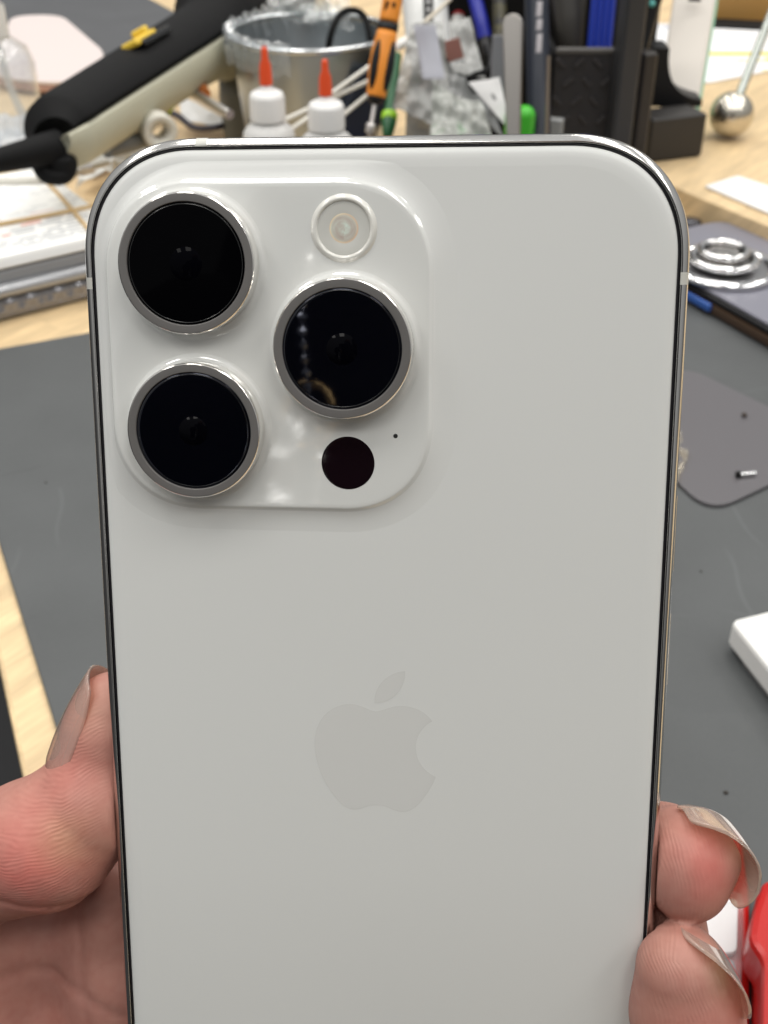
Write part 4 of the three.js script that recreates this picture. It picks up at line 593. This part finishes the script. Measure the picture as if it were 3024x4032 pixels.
function surfaceNet(f, lo, hi, cell) {
  const n = [0, 1, 2].map((i) => Math.ceil((hi[i] - lo[i]) / cell) + 1), [nx, ny, nzz] = n, F = new Float32Array(nx * ny * nzz).fill(9), at = (i, j, k) => (k * ny + j) * nx + i;
  const S = 4; // coarse pass skips empty blocks
  for (let k = 0; k < nzz; k += S) for (let j = 0; j < ny; j += S) for (let i = 0; i < nx; i += S) {
    const c = f(lo[0] + (i + S / 2) * cell, lo[1] + (j + S / 2) * cell, lo[2] + (k + S / 2) * cell), far = Math.abs(c) > S * cell * 1.6;
    for (let kk = k; kk < Math.min(k + S, nzz); kk++) for (let jj = j; jj < Math.min(j + S, ny); jj++) for (let ii = i; ii < Math.min(i + S, nx); ii++) F[at(ii, jj, kk)] = far ? c : f(lo[0] + ii * cell, lo[1] + jj * cell, lo[2] + kk * cell);
  }
  const id = new Int32Array(nx * ny * nzz).fill(-1), pos = [], idx = [];
  for (let k = 0; k < nzz - 1; k++) for (let j = 0; j < ny - 1; j++) for (let i = 0; i < nx - 1; i++) {
    let m = 0; const v = []; for (let q = 0; q < 8; q++) { v[q] = F[at(i + (q & 1), j + (q >> 1 & 1), k + (q >> 2))]; if (v[q] < 0) m |= 1 << q; }
    if (!m || m === 255) continue;
    let cx = 0, cy = 0, cz = 0, c = 0;
    for (let q = 0; q < 8; q++) for (let b = 0; b < 3; b++) if (!(q >> b & 1)) { const w = q | 1 << b; if ((v[q] < 0) !== (v[w] < 0)) { const t = v[q] / (v[q] - v[w]); cx += (q & 1) + (b === 0 ? t : 0); cy += (q >> 1 & 1) + (b === 1 ? t : 0); cz += (q >> 2) + (b === 2 ? t : 0); c++; } }
    id[at(i, j, k)] = pos.length / 3; pos.push(lo[0] + (i + cx / c) * cell, lo[1] + (j + cy / c) * cell, lo[2] + (k + cz / c) * cell);
  }
  const quad = (a, b, c, d, flip) => { if (a < 0 || b < 0 || c < 0 || d < 0) return; flip ? idx.push(a, b, c, a, c, d) : idx.push(a, c, b, a, d, c); };
  for (let k = 1; k < nzz - 1; k++) for (let j = 1; j < ny - 1; j++) for (let i = 1; i < nx - 1; i++) {
    const s = F[at(i, j, k)] < 0;
    if (s !== F[at(i + 1, j, k)] < 0) quad(id[at(i, j, k)], id[at(i, j - 1, k)], id[at(i, j - 1, k - 1)], id[at(i, j, k - 1)], s);
    if (s !== F[at(i, j + 1, k)] < 0) quad(id[at(i, j, k)], id[at(i, j, k - 1)], id[at(i - 1, j, k - 1)], id[at(i - 1, j, k)], s);
    if (s !== F[at(i, j, k + 1)] < 0) quad(id[at(i, j, k)], id[at(i - 1, j, k)], id[at(i - 1, j - 1, k)], id[at(i, j - 1, k)], s);
  }
  return { pos, idx };
}
const hand = thing('hand', 'left hand with long clear nails gripping the white phone from behind', 'hand'); origin.delete(hand); pose(hand);
{
  const { pos, idx } = surfaceNet(handD, [-92, -120, -62], [56, 10, 14], 0.9);
  const nrm = [], col = [], uv = [], e = 0.25;
  const blob = (x, y, z, c, r) => Math.exp(-((x - c[0]) ** 2 + (y - c[1]) ** 2 + (z - c[2]) ** 2) / (r * r));
  for (let i = 0; i < pos.length; i += 3) {
    let [x, y, z] = [pos[i], pos[i + 1], pos[i + 2]];
    for (let it = 0; it < 2; it++) { const d = handD(x, y, z), gx = handD(x + e, y, z) - handD(x - e, y, z), gy = handD(x, y + e, z) - handD(x, y - e, z), gz = handD(x, y, z + e) - handD(x, y, z - e), l = Math.hypot(gx, gy, gz) || 1; x -= gx / l * d * 0.7; y -= gy / l * d * 0.7; z -= gz / l * d * 0.7; if (it) nrm.push(gx / l, gy / l, gz / l); }
    // skin colour: pale base, redder pads and finger ends, mottling
    let c = [0.47, 0.228, 0.182];
    const red = Math.min(1, 0.95 * blob(x, y, z, [-50, -21, 3], 8.5) + 0.55 * blob(x, y, z, [-46, -7, 2], 6) + 1.0 * blob(x, y, z, [46.5, -14.5, 4], 6.2) + 0.9 * blob(x, y, z, [47.5, -40, 8], 7) + 0.35 * blob(x, y, z, [-55, -75, -12], 22));
    c = mix(c, [0.56, 0.145, 0.125], red * 0.85);
    const pale = Math.min(1, 0.8 * blob(x, y, z, [-44.5, -16, 3], 4.5) + 0.6 * blob(x, y, z, [-44, 3, -1], 4));
    c = mix(c, [0.60, 0.36, 0.22], pale * 0.6);
    c = mix(c, [0.60, 0.44, 0.33], 0.8 * Math.min(1, blob(x, y, z, [50.3, -14.6, -1], 2.4) + blob(x, y, z, [47.6, -28.6, 5], 2.6)));
    const mo = fbm(x * 0.13, y * 0.13, z * 0.13, 3); c = mix(c, [0.42, 0.20, 0.165], Math.min(1, Math.max(0, mo * 1.5 + 0.12)));
    const fine = fbm(x * 0.75, y * 0.75, z * 0.75 + 20, 3); c = c.map((v, q) => v * (1 + (q ? 0.26 : 0.12) * fine));
    pos[i] = x; pos[i + 1] = y; pos[i + 2] = z; col.push(...c); uv.push((x + 92) / 160, (y + 120) / 160);
  }
  const g = new THREE.BufferGeometry(); g.setAttribute('position', new THREE.Float32BufferAttribute(pos.map((v) => v * mm), 3)); g.setAttribute('normal', new THREE.Float32BufferAttribute(nrm, 3)); g.setAttribute('color', new THREE.Float32BufferAttribute(col, 3)); g.setAttribute('uv', new THREE.Float32BufferAttribute(uv, 2)); g.setIndex(idx);
  // skin relief: fingerprint ridges on the pads, fine lines elsewhere
  const relief = texture(2048, 2048, (u, v) => {
    const x = u * 160 - 92, y = v * 160 - 120, w = fbm(x * 0.25, y * 0.25, 1, 2);
    let r = 0;
    const th = sstep(0, 6, -38 - x) * sstep(-30, -24, y) * sstep(9, 3, y);
    if (x < -38) r = th * Math.sin((y * 1.0 - (x + 50) * 0.42 - 0.018 * (x + 44) ** 2 + w * 1.3) * 6.283 / 0.60);
    if (x > 34 && y > -27) r = Math.sin((x * 1.0 + (y + 18) * 0.30 + 0.02 * (y + 14) ** 2 + w * 1.1) * 6.283 / 0.56) * sstep(49, 46, x);
    if (x > 34 && y <= -27) r = Math.sin((x * 1.0 + (y + 34) * 0.16 + 0.03 * (y + 38) ** 2 * 0.4 + w * 1.1) * 6.283 / 0.58) * sstep(50, 46, x);
    const broken = Math.max(0, 0.55 + 1.7 * fbm(x * 0.38, y * 0.38, 9, 3));
    const cr = (a, b, s, w2) => Math.exp(-(((y - a - b * (x + 48) + 0.5 * Math.sin(x * 1.3 + a)) / w2) ** 2)) * s * sstep(-62, -56, x) * sstep(-39, -43, x);
    const crease = cr(-25.4, 0.12, 46, 0.22) + cr(-27.1, 0.05, 38, 0.25) + cr(-22.2, 0.32, 30, 0.18) + cr(2.4, 0.45, 30, 0.2) + cr(-16.6, 0.5, -26, 0.2);
    return 128 + crease + 52 * r * broken + 26 * fbm(x * 1.4, y * 1.4, 4, 3) + 20 * fbm(x * 0.3, y * 1.2, 7, 2);
  }, false);
  const skin = mat(0xffffff, 0.48, 0, { vertexColors: true, bumpMap: relief, bumpScale: 0.000095, specularIntensity: 0.6 });
  const body = part(hand, 'skin', g, skin);
  const tipMat = mat([0.84, 0.72, 0.64], 0.06, 0, { transmission: 0.66, clearcoat: 1, clearcoatRoughness: 0.03 });
  // long gel nails: curved shells rooted on the finger
  const nailMat = mat([0.86, 0.70, 0.62], 0.10, 0, { transmission: 0.72, clearcoat: 1, clearcoatRoughness: 0.04, ior: 1.55 });
  function nail(base, L, N, len, hw, arc, lift, taper = 0.72, grow = 1, root = 0.16, round = 0.9) {
    const Ld = V(L).normalize(), Nd = V(N).addScaledVector(Ld, -V(N).dot(Ld)).normalize(), Ad = Nd.clone().cross(Ld), nu = 28, nv = 20, R0 = hw / Math.sin(arc), p = [], id = [], uvn = [];
    for (let l = 0; l < 2; l++) for (let j = 0; j <= nv; j++) for (let i = 0; i <= nu; i++) {
      const t = j / nv, s = i / nu * 2 - 1, sink = -1.1 * (1 - sstep(0, 0.28, t)), w = (t < root ? Math.sqrt(1 - 0.95 * Math.pow(1 - t / root, 2)) : t < 0.6 ? 1 : Math.sqrt(Math.max(0, 1 - round * Math.pow((t - 0.6) / 0.4, 2)))) * lerp(1, taper, t);
      const R = R0 * lerp(1, grow, t), ww = Math.max(w, 0.05), a = s * arc * ww, th = (l ? -0.55 : 0) * (0.35 + 0.65 * ww), tipC = len * t * (1 - 0.06 * s * s);
      const q = V(base).addScaledVector(Ld, tipC).addScaledVector(Ad, (R + th) * Math.sin(a)).addScaledVector(Nd, (R + th) * Math.cos(a) - R + sink + lift * Math.sin(t * Math.PI * 0.9));
      p.push(q.x * mm, q.y * mm, q.z * mm); uvn.push(i / nu, t);
    }
    const NN = (nu + 1) * (nv + 1), Q = (a, b, c, d) => id.push(a, b, c, a, c, d);
    for (let j = 0; j < nv; j++) for (let i = 0; i < nu; i++) { const k = j * (nu + 1) + i; Q(k, k + 1, k + nu + 2, k + nu + 1); Q(NN + k, NN + k + nu + 1, NN + k + nu + 2, NN + k + 1); }
    for (let i = 0; i < nu; i++) { Q(i + 1, i, NN + i, NN + i + 1); const k = nv * (nu + 1) + i; Q(k, k + 1, NN + k + 1, NN + k); }
    for (let j = 0; j < nv; j++) { const k = j * (nu + 1); Q(k, k + nu + 1, NN + k + nu + 1, NN + k); const m = k + nu; Q(m + nu + 1, m, NN + m, NN + m + nu + 1); }
    const ng = new THREE.BufferGeometry(); ng.setAttribute('position', new THREE.Float32BufferAttribute(p, 3)); ng.setAttribute('uv', new THREE.Float32BufferAttribute(uvn, 2)); ng.setIndex(id); ng.computeVertexNormals(); return ng;
  }
  part(hand, 'thumb_nail', nail([-53.0, -12.6, -8.2], [0.44, 0.90, -0.02], [-0.95, 0.25, 0.02], 20.6, 6.9, 1.32, 1.0, 0.95, 0.86, 0.34, 0.55), nailMat);
  part(hand, 'fingernail', nail([49.9, -13.8, -8], [0.12, 0.05, 0.98], [0.88, 0.47, 0], 11, 7.2, 1.28, 0.2, 1, 1.04), tipMat);
  part(hand, 'fingernail', nail([47.9, -29.7, -5], [0.08, 0.10, 0.98], [0.80, 0.60, 0], 13.5, 7.5, 0.68, 0.2, 1, 1.0), tipMat);
}

// ---------------------------------------------------------------- what the glossy glass mirrors: the person at the camera and a hanging bead chain
{
  const B = [{ k: 60, bones: [...chain([[0, -420, 400, 150], [0, -150, 390, 145], [0, 60, 372, 140], [0, 190, 365, 105], [0, 250, 360, 55]]), ...chain([[0, 215, 368, 70], [-150, 185, 372, 62]]), ...chain([[0, 215, 368, 70], [150, 185, 372, 62]])] },
    { k: 20, bones: chain([[-170, 180, 372, 56], [-235, -60, 350, 46], [-140, -10, 190, 36], [-105, 25, 60, 30]]) }, { k: 20, bones: chain([[170, 180, 372, 56], [230, -20, 340, 46], [140, 130, 190, 36], [95, 200, 110, 30]]) }];
  const RISE = 215, fB = (x, y0, z) => { const y = y0 - RISE; let d = 1e9; for (const g of B) { let e = 1e9; for (const [p, q] of g.bones) e = smin(e, cone(x, y, z, p, q), g.k); d = smin(d, e, 25); } return d; };
  const fH = (x, y0, z) => { const y = y0 - RISE; let d = cone(x, y, z, [0, 360, 352, 78], [0, 318, 338, 62]); d = smin(d, cone(x, y, z, [0, 230, 362, 50], [0, 300, 355, 50]), 20); d = smin(d, cone(x, y, z, [0, 335, 268, 7], [0, 318, 262, 10]), 14); for (const e of [-78, 78]) d = smin(d, cone(x, y, z, [e, 345, 355, 8], [e, 325, 352, 6]), 8); for (const e of [-28, 28]) d = -smin(-d, -9 + Math.hypot(x - e, y - 352, z - 272) - 0, 10) ; return d; };
  const toGeo = (f, lo, hi, cell) => { const { pos, idx } = surfaceNet(f, lo, hi, cell); const q = new THREE.BufferGeometry(); q.setAttribute('position', new THREE.Float32BufferAttribute(pos.map((v) => v * mm), 3)); q.setAttribute('uv', new THREE.Float32BufferAttribute(new Float32Array(pos.length / 3 * 2), 2)); q.setIndex(idx); q.computeVertexNormals(); return q; };
  const who = thing('person', 'person in a dark jacket standing behind the camera, seen only in reflections', 'person');
  part(who, 'jacket', toGeo(fB, [-310, -390, 10], [310, 520, 580], 16), mat([0.016, 0.016, 0.02], 0.85));
  part(who, 'head', toGeo(fH, [-100, 385, 240], [100, 665, 450], 8), mat([0.45, 0.27, 0.2], 0.55));
  part(who, 'hair', toGeo((x, y, z) => Math.max(cone(x, y - RISE, z, [0, 368, 362, 86], [0, 330, 385, 80]), 318 - z, -Math.hypot(x, y - RISE - 310, z - 262) + 70), [-110, 445, 300], [110, 690, 490], 8), mat([0.01, 0.008, 0.007], 0.5));
  const cp = thing('camera_phone', 'dark phone taking the picture, seen only as a reflection', 'phone', [0, 0.25, 0]);
  const tilt = (g) => g.rotateX(-35 * Math.PI / 180).translate(0, 0.25, 0);
  part(cp, 'phone_body', tilt(box([-0.027, -0.064, 0.0095], [0.078, 0.160, 0.008], 0.003)), mat([0.02, 0.02, 0.022], 0.4));
  const ch = thing('bead_chain', 'chain of white beads with a gold ring hanging beside the camera, seen only in reflections', 'bead chain', [-0.053, 0.205, -0.008]);
  const bead = mat([0.93, 0.93, 0.92], 0.05, 1), pts = [];
  for (let i = 0; i < 34; i++) { const y = 0.268 - i * 0.0036, x = -0.0485 - 0.004 * Math.sin(i * 0.21) - 0.00006 * i, z = -0.008 + 0.0002 * i; pts.push([x, y, z]); part(ch, 'bead', new THREE.IcosahedronGeometry(0.0015, 0).rotateX(rnd() * 6).rotateY(rnd() * 6).rotateZ(rnd() * 6).translate(x, y, z), bead); }
  part(ch, 'cord', tube(pts, 0.0003, 80, 6), M.chrome);
  part(ch, 'white_tassel', sheet([-0.0605, 0.166, -0.004], [-0.050, 0.166, -0.006], [-0.0495, 0.206, -0.006], [-0.057, 0.206, -0.004], 0.0004, 0.005, 130, 30), mat([0.92, 0.92, 0.92], 0.12, 0.9));
  part(ch, 'gold_ring', new THREE.TorusGeometry(0.0085, 0.0013, 14, 60).rotateY(0.4).translate(-0.0500, 0.207, -0.003), mat([0.85, 0.55, 0.22], 0.12, 1));
}

// ---------------------------------------------------------------- ceiling lamps of the workshop (glowing panel and its light)
LAMPS.forEach(([x, z]) => {
  const g = thing('ceiling_lamp', 'square white ceiling lamp panel above the workbench', 'ceiling lamp', [x, LAMP_Y, z], 'ceiling lamps above the bench');
  part(g, 'housing', box([x, LAMP_Y + 0.02, z], [LAMP_W + 0.04, 0.03, LAMP_W + 0.04], 0.004), M.white);
  part(g, 'lamp_panel', box([x, LAMP_Y, z], [LAMP_W, 0.006, LAMP_W], 0.002), mat([0.9, 0.9, 0.88], 0.5, 0, { emissive: new THREE.Color(1, 0.97, 0.91), emissiveIntensity: 1.2 }));
  const l = new THREE.RectAreaLight(new THREE.Color(1, 0.975, 0.93), LAMP_L, LAMP_W, LAMP_W); l.position.set(x, LAMP_Y - 0.008, z); l.lookAt(x, -5, z); l.name = 'ceiling_light'; scene.add(l);
});

renderer.render(scene, camera);
